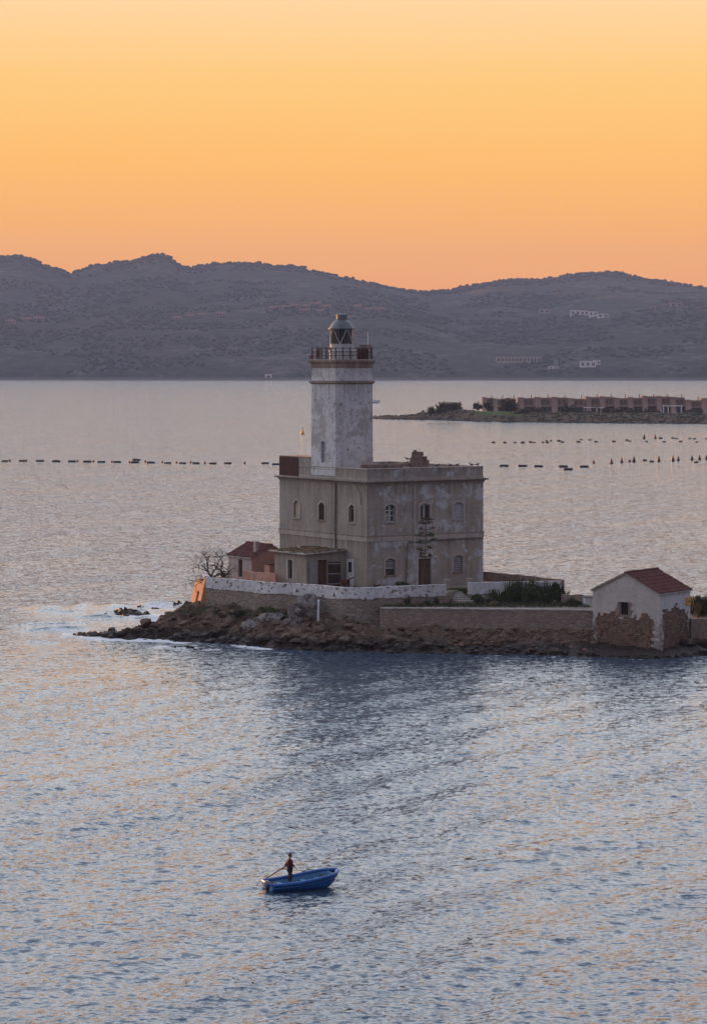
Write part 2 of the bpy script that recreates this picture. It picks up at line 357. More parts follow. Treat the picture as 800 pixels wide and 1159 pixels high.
M['gull_white'] = plain('gull_plumage', (0.42, 0.41, 0.42), 0.8, 0.1)
M['gull_dark'] = plain('dark_plumage', (0.07, 0.06, 0.06), 0.8, 0.2)
M['float'] = plain('black_float', (0.018, 0.017, 0.020), 0.5, 0.3)
M['float_red'] = plain('red_float', (0.20, 0.035, 0.028), 0.55, 0.3)
M['buoy_yellow'] = plain('yellow_buoy', (0.55, 0.30, 0.03), 0.5, 0.15)
M['hull'] = plain('blue_hull', (0.006, 0.072, 0.255), 0.45, 0.35, 5.0, spec=0.4)
M['hull_in'] = plain('pale_blue_inside', (0.075, 0.19, 0.35), 0.55, 0.25, 3.0)
M['motor'] = plain('grey_motor', (0.16, 0.17, 0.19), 0.4, 0.2, spec=0.5)
M['black'] = plain('black_plastic', (0.015, 0.015, 0.018), 0.5, 0.2)
M['shirt'] = plain('dark_red_shirt', (0.085, 0.010, 0.017), 0.9, 0.2, 8)
M['trousers'] = plain('dark_trousers', (0.022, 0.020, 0.026), 0.9, 0.2, 8)
M['skin'] = plain('skin', (0.17, 0.085, 0.055), 0.6, 0.06)
M['hair'] = plain('dark_hair', (0.02, 0.014, 0.012), 0.7, 0.2)
M['oar'] = plain('oar_wood', (0.075, 0.045, 0.03), 0.6, 0.2)

# ------------------------------------------------------------------ THE SETTING: sea
def front_y(x):                     # waterline of the islet towards the camera
    return np.interp(x, FX, FY)
_fp = [(70, 719), (85, 719.5), (130, 723), (180, 724), (240, 727.5), (300, 733), (360, 737), (440, 739), (520, 740.5), (600, 741), (668, 744), (744, 746), (800, 742), (900, 738)]
_g = [G(*p) for p in _fp]; FX = np.array([p.x for p in _g]); FY = np.array([p.y for p in _g])
_bw = [(70, 0.2), (85, 1.2), (110, 2.5), (130, 4.5), (180, 13), (235, 33), (270, 42), (440, 48), (900, 48)]
BX = np.array([G(p, 725).x for p, _ in _bw]); BW = np.array([b for _, b in _bw])
SEA_ROCKS = [(147, 694, 2.6, 0.75), (158, 695.5, 1.9, 0.5), (133, 697, 1.6, 0.4), (207, 684, 1.1, 0.55), (200, 685, 0.7, 0.45), (160, 687, 0.5, 0.3), (189, 701.5, 1.0, 0.45),
             (121, 719, 1.2, 0.5), (100, 718.5, 1.3, 0.45), (215, 733, 0.6, 0.22), (224, 735, 0.5, 0.2), (205, 732, 0.8, 0.25), (176, 689, 0.5, 0.22)]
def sea():
    d = [-400.0, 0.0, 60.0, 100.0]; y = 112.0
    while y < 345: d.append(y); y *= 1.00145
    while y < 1500: d.append(y); y *= 1.006
    while y < 9300: d.append(y); y *= 1.05
    d = np.array(d)
    u = np.concatenate([[-1.2, -0.8, -0.5, -0.32, -0.22, -0.172], np.linspace(-0.15, 0.15, 330), [0.172, 0.22, 0.32, 0.5, 0.8, 1.2]])
    D, U = np.meshgrid(d, u, indexing='ij'); X = np.clip(U * np.maximum(D, 700 * np.where(np.abs(U) > 0.2, 1, 0) + 90), -5200 + 20 * (U + 1.2), 5200 - 20 * (1.2 - U)); Y = D
    rs = np.random.RandomState(3); Z = np.zeros_like(X); main = math.radians(-77)
    for i in range(56):
        lam = 0.52 * (3.2 / 0.52) ** (rs.rand() ** 1.8); k = 2 * math.pi / lam
        th = main + rs.normal(0, 0.5); st = 0.029 * (0.8 + 0.4 * rs.rand()) * (1.0 if lam < 1.6 else 0.7)
        wx = X + 1.2 * np.sin(Y * 0.05 + i) ; wy = Y + 0.9 * np.sin(X * 0.07 + 2 * i)
        ph = k * (wx * math.cos(th) + wy * math.sin(th)) + rs.rand() * 6.28
        env = 0.35 + 1.3 * vnoise(X / (lam * 5.5) + 13 * i, Y / (lam * 5.5) + 7 * i)
        Z += env * st / k * (np.sin(ph) + 0.22 * np.cos(2 * ph))
    # broad gusts and long swell, crests running up to the right
    rot = X * 0.24 + Y * 0.97; al = X * 0.97 - Y * 0.24
    gust = 0.75 + 0.65 * vnoise(al / 34 + 3, rot / 11 + 9)
    wob = 3.2 * fbm(X / 26 + 3, Y / 30, 3)
    sp = 0.82 * X - 0.57 * Y + wob
    swell = (0.12 * np.sin(sp * 2 * math.pi / 7.6) + 0.05 * np.sin((sp + 0.3 * Y) * 2 * math.pi / 4.7 + 1)) * np.clip(fbm(X / 40 + 8, Y / 50 + 3, 2) * 1.3 + 0.55, 0.05, 1.2) * (1 - sstep(235, 320, D))
    Z = Z * gust + swell
    near = (1 - sstep(225, 342, D) * 0.93) * (np.abs(U) < 0.16) * sstep(95, 112, D)
    # calm lee in front of the islet
    sh = Y - front_y(X); lee = np.clip(1 - np.abs(sh + 6) / 22, 0, 1) * (X > -30)
    Z = Z * near * (1 - 0.45 * lee)
    foam = np.zeros_like(X); on = (D > 270) & (D < 370) & (np.abs(U) < 0.16)
    x = X[on]; yy = Y[on]; fx = np.zeros_like(x)
    s = yy - front_y(x); inside = (x > FX[0]) & (x < FX[-1])
    strength = np.interp(x, [G(p, 725).x for p in (70, 100, 160, 230, 330, 400, 520, 800)], [0.2, 0.9, 1.2, 0.95, 0.6, 0.3, 0.35, 0.4])
    fx = np.maximum(fx, np.where(inside, strength * np.exp(-np.abs(s + 1.0) / np.where(x < -8, 3.4, 1.0)), 0))
    sb = yy - (front_y(x) + np.interp(x, BX, BW)); lw = (x > FX[0]) & (x < G(232, 700).x)
    fx = np.maximum(fx, np.where(lw, 1.1 * np.exp(-np.abs(sb - 0.8) / 3.2), 0))
    for px, py, r, h in SEA_ROCKS:
        c = G(px, py); dd = np.hypot((x - c.x) * 0.55, (yy - c.y) * 1.0) - r * 0.6
        fx = np.maximum(fx, 0.85 * np.exp(-np.clip(dd, 0, None) / 1.9))
    for py, x0, x1 in ((687, 0, 235), (700, 90, 230), (712, 20, 130), (683, 60, 215)):   # low swell breaking over the shoal
        c = G(120, py).y + 1.5 * np.sin(x * 0.3 + py); a, b_ = G(x0, py).x, G(x1, py).x
        fx = np.maximum(fx, 1.0 * np.exp(-np.abs(yy - c) / 1.2) * sstep(a, a + 6, x) * (1 - sstep(b_ - 6, b_, x)))
    foam[on] = fx * np.clip(2.5 * vnoise(x * 0.4 + 5, yy * 0.3) * (0.4 + vnoise(x * 0.13, yy * 0.1 + 7)), 0.1, 1.4)
    for py, x0, x1, hh in ((686, 0, 230, .42), (691, 20, 200, .3), (700, 60, 215, .4), (706, 0, 150, .3), (712, 10, 120, .42), (727, 0, 90, .25)):
        c = G(120, py).y + 1.8 * np.sin(x * 0.22 + py) + 1.2 * fbm(x * 0.2, x * 0 + py, 3); a, b_ = G(x0, py).x, G(x1, py).x
        Z[on] += hh * np.exp(-((yy - c) / 0.8) ** 2) * sstep(a, a + 5, x) * (1 - sstep(b_ - 5, b_, x)) * (0.3 + vnoise(x * 0.35 + py, yy * 0.1))
    Z[on] += 0.22 * np.clip(foam[on], 0, 1) * fbm(x * 0.5, yy * 0.35, 4)
    me = grid_mesh('sea', X, Y, Z); attr(me, 'foam', foam)
    m, t, b = newmat('sea_water', 0.06, 0.5); b.inputs['IOR'].default_value = 1.58
    v = t.n('ShaderNodeNewGeometry').outputs['Position']
    f = t.n('ShaderNodeAttribute', attribute_name='foam').outputs['Fac']
    n = t.noise(t.mapping(v, (0.8, 0.5, 1)), 1.5, 6, 0.7, 0.5)
    fm = t.ramp(t.math('ADD', f, t.math('MULTIPLY', t.math('SUBTRACT', n, 0.5), 1.5)), [(0.52, 0.0), (0.85, 1.0)])
    fm = t.math('MULTIPLY', fm, t.math('MULTIPLY', f, 2.2, clamp=True), clamp=True)
    deep = (0.036, 0.060, 0.100)
    t.t.links.new(t.mix(fm, deep, (0.60, 0.59, 0.62)), b.inputs['Base Color'])
    t.t.links.new(t.n('ShaderNodeMapRange', {0: fm, 3: 0.08, 4: 0.8}).outputs[0], b.inputs['Roughness'])
    # small ripples as slopes added to the wave geometry, ruffled in long patches
    rip = lambda sc, rz, k: t.n('ShaderNodeTexNoise', {'Vector': t.mapping(t.mapping(v, rot=(0, 0, -rz)), sc), 'Scale': k, 'Detail': 3.0, 'Roughness': 0.6, 'Distortion': 0.3}).outputs[1]
    V = lambda op, a_, b_: t.n('ShaderNodeVectorMath', {0: a_, 1: b_}, operation=op).outputs[0]
    patch = t.ramp(t.noise(t.mapping(t.mapping(v, rot=(0, 0, -0.9)), (0.022, 0.10, 1)), 1.0, 4, 0.55, 0.4), [(0.32, 0.55), (0.68, 1.15)])
    sl = V('ADD', V('MULTIPLY', V('SUBTRACT', rip((0.36, 1.0, 1), 0.10, 5.6), (0.5, 0.5, 0.5)), (0.75, 1.70, 0)), V('MULTIPLY', V('SUBTRACT', rip((0.28, 1.0, 1), 0.12, 2.5), (0.5, 0.5, 0.5)), (0.35, 1.0, 0)))
    far = t.n('ShaderNodeMapRange', {0: t.n('ShaderNodeSeparateXYZ', {0: v}).outputs[1], 1: 225.0, 2: 342.0, 3: 1.0, 4: 0.92}, clamp=True).outputs[0]
    sl = t.n('ShaderNodeVectorMath', {0: sl, 3: t.math('MULTIPLY', patch, far)}, operation='SCALE').outputs[0]
    nn = V('NORMALIZE', V('ADD', t.n('ShaderNodeNewGeometry').outputs['Normal'], sl), (0, 0, 0))
    t.t.links.new(nn, b.inputs['Normal'])
    link('sea', me, m, kind='structure')
sea()

# ------------------------------------------------------------------ far hills
D0, DR = 5170.0, 7500.0
_ry = [(-700, 330), (-500, 300), (-300, 318), (-120, 300), (0, 291), (20, 290), (40, 293.5), (55, 300), (75, 306.5), (82, 309), (95, 304.5), (110, 300.5), (130, 298.5), (150, 295), (165, 290.5), (176, 288.5), (188, 288.5), (195, 292), (205, 300), (215, 303), (235, 299.5), (260, 297.5), (290, 298.5), (310, 300.5), (345, 304), (360, 308), (400, 316), (430, 323), (455, 328), (480, 331.5), (505, 330), (530, 324.5), (550, 319.5), (580, 316.5), (610, 317.5), (640, 312.5), (660, 310), (690, 308.5), (710, 311.5), (740, 317.5), (770, 322.5), (800, 326), (900, 336), (1050, 318), (1250, 345), (1500, 320)]
_RA = np.array([(p - 400) / F for p, _ in _ry]); _RZ = np.array([P(p, y, DR).z for p, y in _ry])
_MY = [(-700, 360), (0, 362), (100, 366), (190, 360), (260, 357), (340, 350), (430, 349), (520, 372), (600, 376), (700, 362), (800, 352), (1000, 345), (1500, 360)]
_MA = np.array([(p - 400) / F for p, _ in _MY]); _MZ = np.array([P(p, y, 6100).z for p, y in _MY])
def hillz(a, D):
    t = (D - D0) / (DR - D0); zr = np.interp(a, _RA, _RZ); zm = np.interp(a, _MA, _MZ)
    X = a * D
    tm = (6100 - D0) / (DR - D0)
    base = np.where(t < tm, zm * np.clip(t / tm, 0, 1) ** 0.62, zm + (zr - zm) * np.clip((t - tm) / (1 - tm), 0, 1) ** 1.25)
    base = np.where(t > 1, zr * (1 - 0.9 * sstep(1.0, 1.6, t)), base)
    amp = 24 * np.clip(t * 3, 0, 1) * np.clip((1 - t) * 4, 0.05, 1) 
    z = base + amp * (fbm(X / 420, D / 420, 5) * 0.9 + (ridged(X / 260 + 4, D / 330, 4) - 0.6) * 1.1)
    z = z + 5 * fbm(X / 55, D / 60, 3) * np.clip(t * 5, 0, 1)
    return np.where(t < 0, -2.0, np.maximum(z, 1.0 * np.clip(t * 40, -1, 1)))
def hills():
    a = np.linspace(-0.36, 0.36, 620); d = np.concatenate([np.linspace(D0 - 40, 6400, 90), np.linspace(6420, 7700, 90), np.linspace(7760, 9000, 14)])
    D, A = np.meshgrid(d, a, indexing='ij'); Z = hillz(A, D)
    me = grid_mesh('far_hills', A * D, D, Z)
    m, t, b = newmat('hill_scrub', 0.95, 0.1); g = t.n('ShaderNodeNewGeometry'); v = g.outputs['Position']
    c = t.mix(t.ramp(t.noise(v, 0.02, 8, 0.7), [(0.4, 0.0), (0.6, 1.0)]), (0.030, 0.030, 0.022), (0.065, 0.055, 0.045))
    rk = t.math('MULTIPLY', t.ramp(t.noise(v, 0.006, 6, 0.6), [(0.5, 0.0), (0.6, 1.0)]), t.ramp(t.noise(v, 0.035, 6, 0.75), [(0.47, 0.0), (0.62, 1.0)]))
    c = t.mix(t.math('MULTIPLY', rk, 0.8), c, (0.17, 0.14, 0.125))
    z = t.n('ShaderNodeSeparateXYZ', {0: v}).outputs[2]
    c = t.mix(t.n('ShaderNodeMapRange', {0: z, 1: 8.0, 2: 2.0}, clamp=True).outputs[0], c, (0.17, 0.14, 0.12))
    t.t.links.new(c, b.inputs['Base Color'])
    t.t.links.new(t.n('ShaderNodeBump', {'Height': t.noise(v, 0.06, 6, 0.75), 'Strength': 1.0, 'Distance': 14.0}).outputs[0], b.inputs['Normal'])
    link('far_hills', me, m, kind='structure')
    # the maquis and trees on the slopes and along the skyline
    rnd = random.Random(5); mb = MB(); uv, uf = ICO[1]
    N = 14000; aa = np.array([rnd.uniform(-0.17, 0.17) for _ in range(N)])
    dd = np.array([rnd.uniform(D0 + 30, 7100) if i > 2600 else DR + rnd.gauss(-40, 55) for i in range(N)])
    hz = hillz(aa, dd); keep = vnoise(aa * dd / 120, dd / 120) > np.array([0.42 if i > 2600 else 0.2 for i in range(N)])
    for i in range(N):
        if not keep[i]: continue
        r = rnd.uniform(2.2, 6.0) * (1 if i > 2600 else 1.15); c = (aa[i] * dd[i], dd[i], hz[i] + r * 0.35)
        mb.add([(c[0] + p.x * r * rnd.uniform(0.8, 1.3), c[1] + p.y * r, c[2] + p.z * r * rnd.uniform(0.5, 0.95)) for p in uv], uf)
    mb.o('hillside_woodland', foliage('maquis_leaf', (0.028, 0.028, 0.019), (0.05, 0.045, 0.034)), kind='stuff', smooth=True)
hills()
def hill_at(px, py):
    r = ray(px, py)
    for D in np.arange(D0, 7600, 4.0):
        z = CAM_H + r.z * (D / r.y)
        if float(hillz(np.array(r.x / r.y), np.array(D))) >= z: return Vector((r.x / r.y * D, D, z))
    return P(px, py, DR)
FARW = {k: plain('far_' + k, c, 0.9, 0.15, 0.1) for k, c in {'white': (0.62, 0.56, 0.54), 'pink': (0.27, 0.185, 0.16), 'stone': (0.34, 0.27, 0.24), 'roof': (0.20, 0.10, 0.08)}.items()}
def far_house(px, py, wpx, hpx, kind, label, pitched=False, nwin=3, group=None, terr=False):
    c = hill_at(px, py); s = c.y / F; W = wpx * s; H = hpx * s; dp = max(9.0, W * 0.3)
    t = empty('hillside_house', (c.x, c.y, c.z), 0, label, 'house', group)
    MB().b2(-W / 2, W / 2, 0, dp, -5, H).o('wall', FARW[kind], t)
    if pitched: MB().prism([(-0.8, H + 0.02), (dp / 2, H * 1.35 + 1.0), (dp + 0.8, H + 0.02)], -W / 2 - 0.8, W / 2 + 0.8, 'x').o('roof', FARW['roof'], t)
    else: MB().b2(-W / 2 - 0.5, W / 2 + 0.5, -0.5, dp + 0.4, H + 0.02, H + 0.8).o('roof', FARW[kind if not terr else 'roof'], t)
    wm = None
    for i in range(nwin):
        x = -W / 2 + W * (i + 0.5) / nwin; ww = W / nwin * 0.5
        m_ = MB().b2(-ww / 2, ww / 2, -0.12, 0.1, 0, H * 0.45)
        if wm is None: wm = m_.mesh('window')
        link('window', wm, M['glass_dark'], t, (x, 0, H * 0.3))
    return t
hx = [(651, 357, 11, 6, 'white', 'white house at the left of the bright terraced row on the right hillside'),
      (661, 357.5, 9, 6, 'white', 'white house second from left in the bright terraced row on the right hillside'),
      (671, 358.5, 9, 6, 'white', 'white house second from right in the bright terraced row on the right hillside'),
      (682, 360, 12, 5, 'white', 'white house at the right end of the bright terraced row on the right hillside'),
      (616, 355, 12, 5, 'stone', 'small pale house alone on the slope left of the white terraced row'),
      (765, 347, 14, 4, 'pink', 'long low villa high on the slope near the right edge'),
      (740, 350, 9, 4, 'pink', 'small low villa just left of the long low villa near the right edge')]
for px, py, ww, hh, k, lb in hx: far_house(px, py, ww, hh, k, lb, nwin=2, terr=(k == 'white'))
far_house(587, 411, 50, 7, 'stone', 'long two storey hotel with a row of openings low on the far hillside', nwin=12)
far_house(665, 416, 18, 7, 'white', 'pale villa on the far shore slope right of the long hotel', nwin=3)
far_house(675, 413, 8, 5, 'white', 'small pale annex behind the villa on the far shore slope', nwin=2)
far_house(626, 418, 11, 3, 'white', 'low white shed by the far shore between hotel and villa', nwin=2)
far_house(304, 429, 8, 5, 'white', 'small white boathouse on the far shoreline left of the lighthouse tower', nwin=1)
rv = random.Random(11)
for px, py in [(310, 351), (322, 350), (334, 348.5), (346, 349), (358, 347), (370, 349), (405, 350), (418, 352), (430, 353), (345, 354), (362, 354), (200, 362), (215, 360), (228, 359), (250, 358), (30, 364), (44, 363), (12, 366)]:
    far_house(px, py, rv.uniform(9, 13), rv.uniform(2.6, 3.8), 'pink', 'low reddish house with tiled roof in the village strip halfway up the hills', True, 3, group='reddish village houses on the far hills')

# ------------------------------------------------------------------ headland with the holiday apartments
_hs = [(412, 473.6), (440, 474.6), (470, 475), (500, 475.5), (540, 477), (600, 478), (660, 479), (740, 479.5), (800, 480), (950, 482), (1200, 486)]
_hg = [G(*p) for p in _hs]; HX = np.array([p.x for p in _hg]); HY = np.array([p.y for p in _hg])
def headz(x, y):
    f = np.interp(x, HX, HY); s = y - f; back = np.interp(x, [HX[0], HX[0] + 20, G(480, 475).x, G(560, 477).x, 400], [9, 18, 45, 110, 130])
    e = np.minimum(s, (back - s) * 0.6)
    top = np.interp(x, [HX[0], G(470, 475).x, G(482, 475).x, G(500, 475).x, G(520, 475).x, G(535, 475).x, G(700, 478).x, 500], [1.7, 1.9, 5.2, 6.6, 6.2, 4.8, 4.6, 4.6])
    z = top * sstep(0, np.where(x < G(480, 475).x, 3, 24), e) + (fbm(x / 7, y / 7, 5) * 1.0 + 0.5 * (ridged(x / 3, y / 3, 3) - 0.6)) * sstep(0, 8, e)
    return np.where(e < 0, -0.8, z - 0.25)
def headland():
    x = np.linspace(HX[0] - 4, 330, 420); y = np.linspace(1395, 1620, 200); X, Y = np.meshgrid(x, y)
    Z = headz(X, Y); me = grid_mesh('headland', X, Y, Z, cull=Z > -0.7)
    m, t, b = newmat('headland_ground', 0.95, 0.1); v = t.n('ShaderNodeNewGeometry').outputs['Position']
    c = t.mix(t.ramp(t.noise(v, 0.12, 7, 0.7), [(0.4, 0.0), (0.6, 1.0)]), (0.075, 0.050, 0.036), (0.15, 0.095, 0.07))
    c = t.mix(t.ramp(t.noise(v, 0.5, 6, 0.75), [(0.45, 0.0), (0.6, 0.8)]), c, (0.045, 0.042, 0.024))
    sx = t.n('ShaderNodeSeparateXYZ', {0: v})
    lawn = t.math('MULTIPLY', t.n('ShaderNodeMapRange', {0: sx.outputs[0], 1: G(522, 470).x, 2: G(530, 470).x}, clamp=True).outputs[0], t.n('ShaderNodeMapRange', {0: sx.outputs[0], 1: G(578, 470).x, 2: G(566, 470).x}, clamp=True).outputs[0])
    lawn = t.math('MULTIPLY', lawn, t.n('ShaderNodeMapRange', {0: sx.outputs[2], 1: 3.1, 2: 3.7}, clamp=True).outputs[0])
    c = t.mix(t.math('MULTIPLY', lawn, 0.85), c, (0.075, 0.105, 0.03))
    c = t.mix(t.n('ShaderNodeMapRange', {0: sx.outputs[2], 1: 1.0, 2: 0.2}, clamp=True).outputs[0], c, (0.05, 0.030, 0.024))
    t.t.links.new(c, b.inputs['Base Color'])
    link('headland', me, m, kind='structure')
headland()
def apartments():
    yb = 1503.0
    def bay(t, x, wd, H, last=False):
        z0 = -1.0
        o = MB().b2(x, x + wd, 2.6, 12, z0, H).o('bay_wall', M['terracotta'], t)
        # flared party wall like a curved buttress, swelling out towards the ground
        pr = []
        for i in range(7):
            k = i / 6; pr.append((-5.6 * (1 - k) ** 2.2 + 2.4, z0 + (H + 0.7 - z0) * k))
        poly = pr + [(12.2, H + 0.7), (12.2, z0)]
        MB().prism(poly, x - 0.1, x + wd * 0.36, 'x').o('party_wall', M['terracotta_lit'], t)
        MB().b2(x + wd * 0.36, x + wd, 0.4, 2.58, H * 0.44, H * 0.44 + 0.9).o('balcony', M['terracotta_lit'], t)
        MB().b2(x + wd * 0.36, x + wd, 2.3, 2.58, H - 0.5, H + 0.35).o('roof_edge', M['terracotta_lit'], t)
        for k in range(2):
            xx = x + wd * (0.5 + 0.26 * k)
            wnd = link('window', WM, AG, t, (xx, 2.5, H * 0.60))
        link('terrace_opening_shade', OM, AG, t, (x + wd * 0.68, 2.5, 0.3))  # dark panel in place of the shade inside the opening
    AG = plain('shaded_glazing', (0.11, 0.082, 0.072), 0.4, 0.2)
    WM = MB().b2(-0.8, 0.8, -0.1, 0.25, 0, 2.6).mesh('window'); OM = MB().b2(-3.3, 3.3, -0.05, 0.25, 0, 3.4).mesh('terrace_opening_shade')
    def block(px0, px1, n, H, dy, label):
        a = P(px0, 465, yb + dy); bx = P(px1, 465, yb + dy); wd = (bx.x - a.x) / n
        t = empty('apartment_block', (a.x, yb + dy, 4.0), 0, label, 'apartments')
        for i in range(n): bay(t, i * wd, wd, H + (0.0, 0.3, -0.4, 0.1, -0.2, 0.4, -0.6)[(i * 3 + n) % 7])
        for i in range(n):
            MB().b2(wd * i + wd * 0.8, wd * i + wd * 0.8 + 0.5, 6, 6.5, H - 0.2, H + 2.0).o('chimney', M['terracotta'], t)
        return t
    block(586, 662, 4, 8.6, 0, 'terracotta holiday apartments with flared party walls, left half of the long row on the headland')
    block(663, 775, 7, 8.9, 2.5, 'terracotta holiday apartments with flared party walls, right half of the long row on the headland')
    block(776, 812, 2, 7.5, 1, 'terracotta apartments with large blank wall at the right edge of the headland row')
    t = block(546, 584, 3, 8.0, 34, 'terracotta apartment block set back behind bushes at left of the headland row')
    a = P(750, 470, 1497)
    g = empty('pergola', (a.x, 1497, 3.6), 0, 'white pergola with slender posts in front of the terracotta apartments', 'pergola')
    for k, x in enumerate((0, 2.6, 10)): MB().b2(x, x + 0.45, 0, 0.45, 0, 4.6).o('post', M['white_paint'], g)
    MB().b2(-0.5, 11, -0.2, 0.7, 4.6, 5.0).o('beam', M['white_paint'], g)
    for px, w_ in ((668, 8.0), (679, 5.0)):
        a = P(px, 468, 1499); h_ = empty('terrace_awning', (a.x, 1499, 4.2), 0, 'pale flat awning over a ground floor terrace, %s' % ('wider, on the left' if w_ > 6 else 'narrower, on the right'), 'awning')
        MB().b2(-w_ / 2, w_ / 2, 0, 2.5, 3.1, 3.4).o('canopy', M['white_paint'], h_)
        for sx in (-1, 1): MB().b2(sx * (w_ / 2 - 0.2) - 0.1, sx * (w_ / 2 - 0.2) + 0.1, 0.1, 0.3, -0.8, 3.1).o('post', M['white_paint'], h_)
    rnd = random.Random(4)
    def bush(px, py, d, wpx, hpx, label, m=M['far_bush'], n=260):
        c = P(px, py, d); s = d / F; rx, h = wpx * s / 2, hpx * s; mb = MB(); cl = [(rnd.uniform(-0.75, 0.75) * rx, rnd.uniform(-0.4, 0.4) * rx, h * rnd.uniform(0.12, 0.66), rnd.uniform(0.25, 0.45)) for _ in range(14)]
        for _ in range(n * 2):
            q = rnd.choice(cl); dv = Vector((rnd.gauss(0, 1), rnd.gauss(0, 1), rnd.gauss(0, 0.8))).normalized() * (rnd.random() ** 0.4)
            p = Vector((q[0] + dv.x * q[3] * rx, q[1] + dv.y * q[3] * rx, max(0.05, q[2] + dv.z * q[3] * h)))
            mb.leaf(p, Vector((rnd.gauss(0, 1), rnd.gauss(0, 1), rnd.gauss(0, 1))), Vector((rnd.gauss(0, 1), rnd.gauss(0, 1), 1)), rnd.uniform(0.7, 1.3), rnd.uniform(0.6, 1.0))
        t = empty('headland_bush', c, 0, label, 'bush')
        mb.o('crown', m, t); MB().tube([(0, 0, -1.5), (rx * .1, 0, h * 0.3), (0, 0, h * 0.6)], [0.3, 0.22, 0.08], 5).o('trunk', M['twig'], t)
    bush(508, 466, 1460, 28, 12, 'broad dark bush crowning the knoll at the left end of the headland', n=500)
    bush(494, 468, 1455, 18, 8, 'low bush on the left slope of the headland knoll', n=300)
    bush(541, 463, 1500, 11, 7, 'small round bush at the left foot of the set back block', n=200)
    bush(551, 462, 1502, 10, 7, 'round bush in front of the left end of the set back block', n=200)
    bush(577, 465, 1490, 22, 16, 'tall bush between the set back block and the long row', n=500)
    bush(592, 470, 1482, 20, 8, 'bush below the first bay of the long row', n=260)
    bush(612, 470, 1484, 22, 10, 'bush below the second bay of the long row', n=260)
    bush(643, 470, 1484, 20, 13, 'tall bush below the fourth bay of the long row', n=320)
    bush(665, 471, 1484, 20, 7, 'low bush in front of the pale awnings', n=220)
    bush(693, 470, 1486, 24, 9, 'wide bush right of the pale awnings', n=280)
    bush(717, 470, 1486, 22, 9, 'bush left of the white pergola', n=260)
    bush(737, 471, 1486, 18, 9, 'bush beside the left post of the white pergola', n=240)
    bush(785, 469, 1486, 26, 6, 'low wide bush at right edge below the blank wall', n=260)
    mb = MB()
    for _ in range(1500):
        x = rnd.uniform(HX[0] + 6, 300); y = float(np.interp(x, HX, HY)) + rnd.uniform(4, 40); z = float(headz(np.array(x), np.array(y)))
        if G(524, 470).x < x < G(570, 470).x and y > np.interp(x, HX, HY) + 14: continue
        if z > 0.6: mb.rock((x, y, z + 0.2), (rnd.uniform(0.7, 1.9), rnd.uniform(0.7, 1.4), rnd.uniform(0.5, 1.1)), rnd, 1, 0.9)
    mb.o('headland_scrub', M['far_bush'], kind='stuff')
    mb = MB()
    for _ in range(260):
        x = rnd.uniform(HX[0] - 1, 300); y = float(np.interp(x, HX, HY)) + rnd.uniform(-0.5, 3)
        mb.rock((x, y, 0.2), (rnd.uniform(0.6, 1.8), rnd.uniform(0.5, 1.2), rnd.uniform(0.3, 0.9)), rnd, 1)
    mb.o('headland_shore_rocks', M['sea_rock'], kind='stuff')
apartments()

# ------------------------------------------------------------------ the islet
def isletz(x, y):
    f = front_y(x); s = y - f; bw = np.interp(x, BX, BW); b_ = bw - s
    xl = np.interp(x, [-33, -26, -19, -13, -6, 3, 60], [0.34, 0.36, 0.34, 0.36, 0.40, 0.30, 0.26])
    pl = np.interp(x, [-34, -30, -24, -20, -16, 22, 25.5, 34, 36, 60], [0.5, 0.8, 1.8, 2.9, 3.0, 2.3, 0.7, 0.3, 0.5, 0.6])
    e = np.minimum(s * xl, b_ * 0.28)
    z = np.minimum(e, pl + 0.2 * np.clip(e - pl, 0, 1))
    am = np.clip(s * 0.5, 0, 1) * np.clip(b_ * 0.5, 0, 1)
    am = am * np.interp(x, [3, 9, 23, 27, 36, 40], [1.0, 0.6, 0.6, 0.3, 0.3, 1.0])
    rg = ridged(x / 2.6 + 0.25 * y, y / 2.0, 4) - 0.62; bl = np.floor(vnoise(x / 1.1 + y / 3, y / 1.3) * 3.999) / 3 - 0.5
    lay = (x * 0.8 + y * 0.55) + 1.2 * fbm(x / 4, y / 4, 3)
    z = z + am * (rg * 1.9 + bl * 0.6 + fbm(x / 1.2, y / 1.2, 4) * 0.55 + 0.35 * (np.abs((lay / 1.7) % 1.0 - 0.5) * 2 - 0.5))
    return np.where((s < 0) | (b_ < 0), -0.25 + np.minimum(s, b_) * 0.3, z - 0.05)
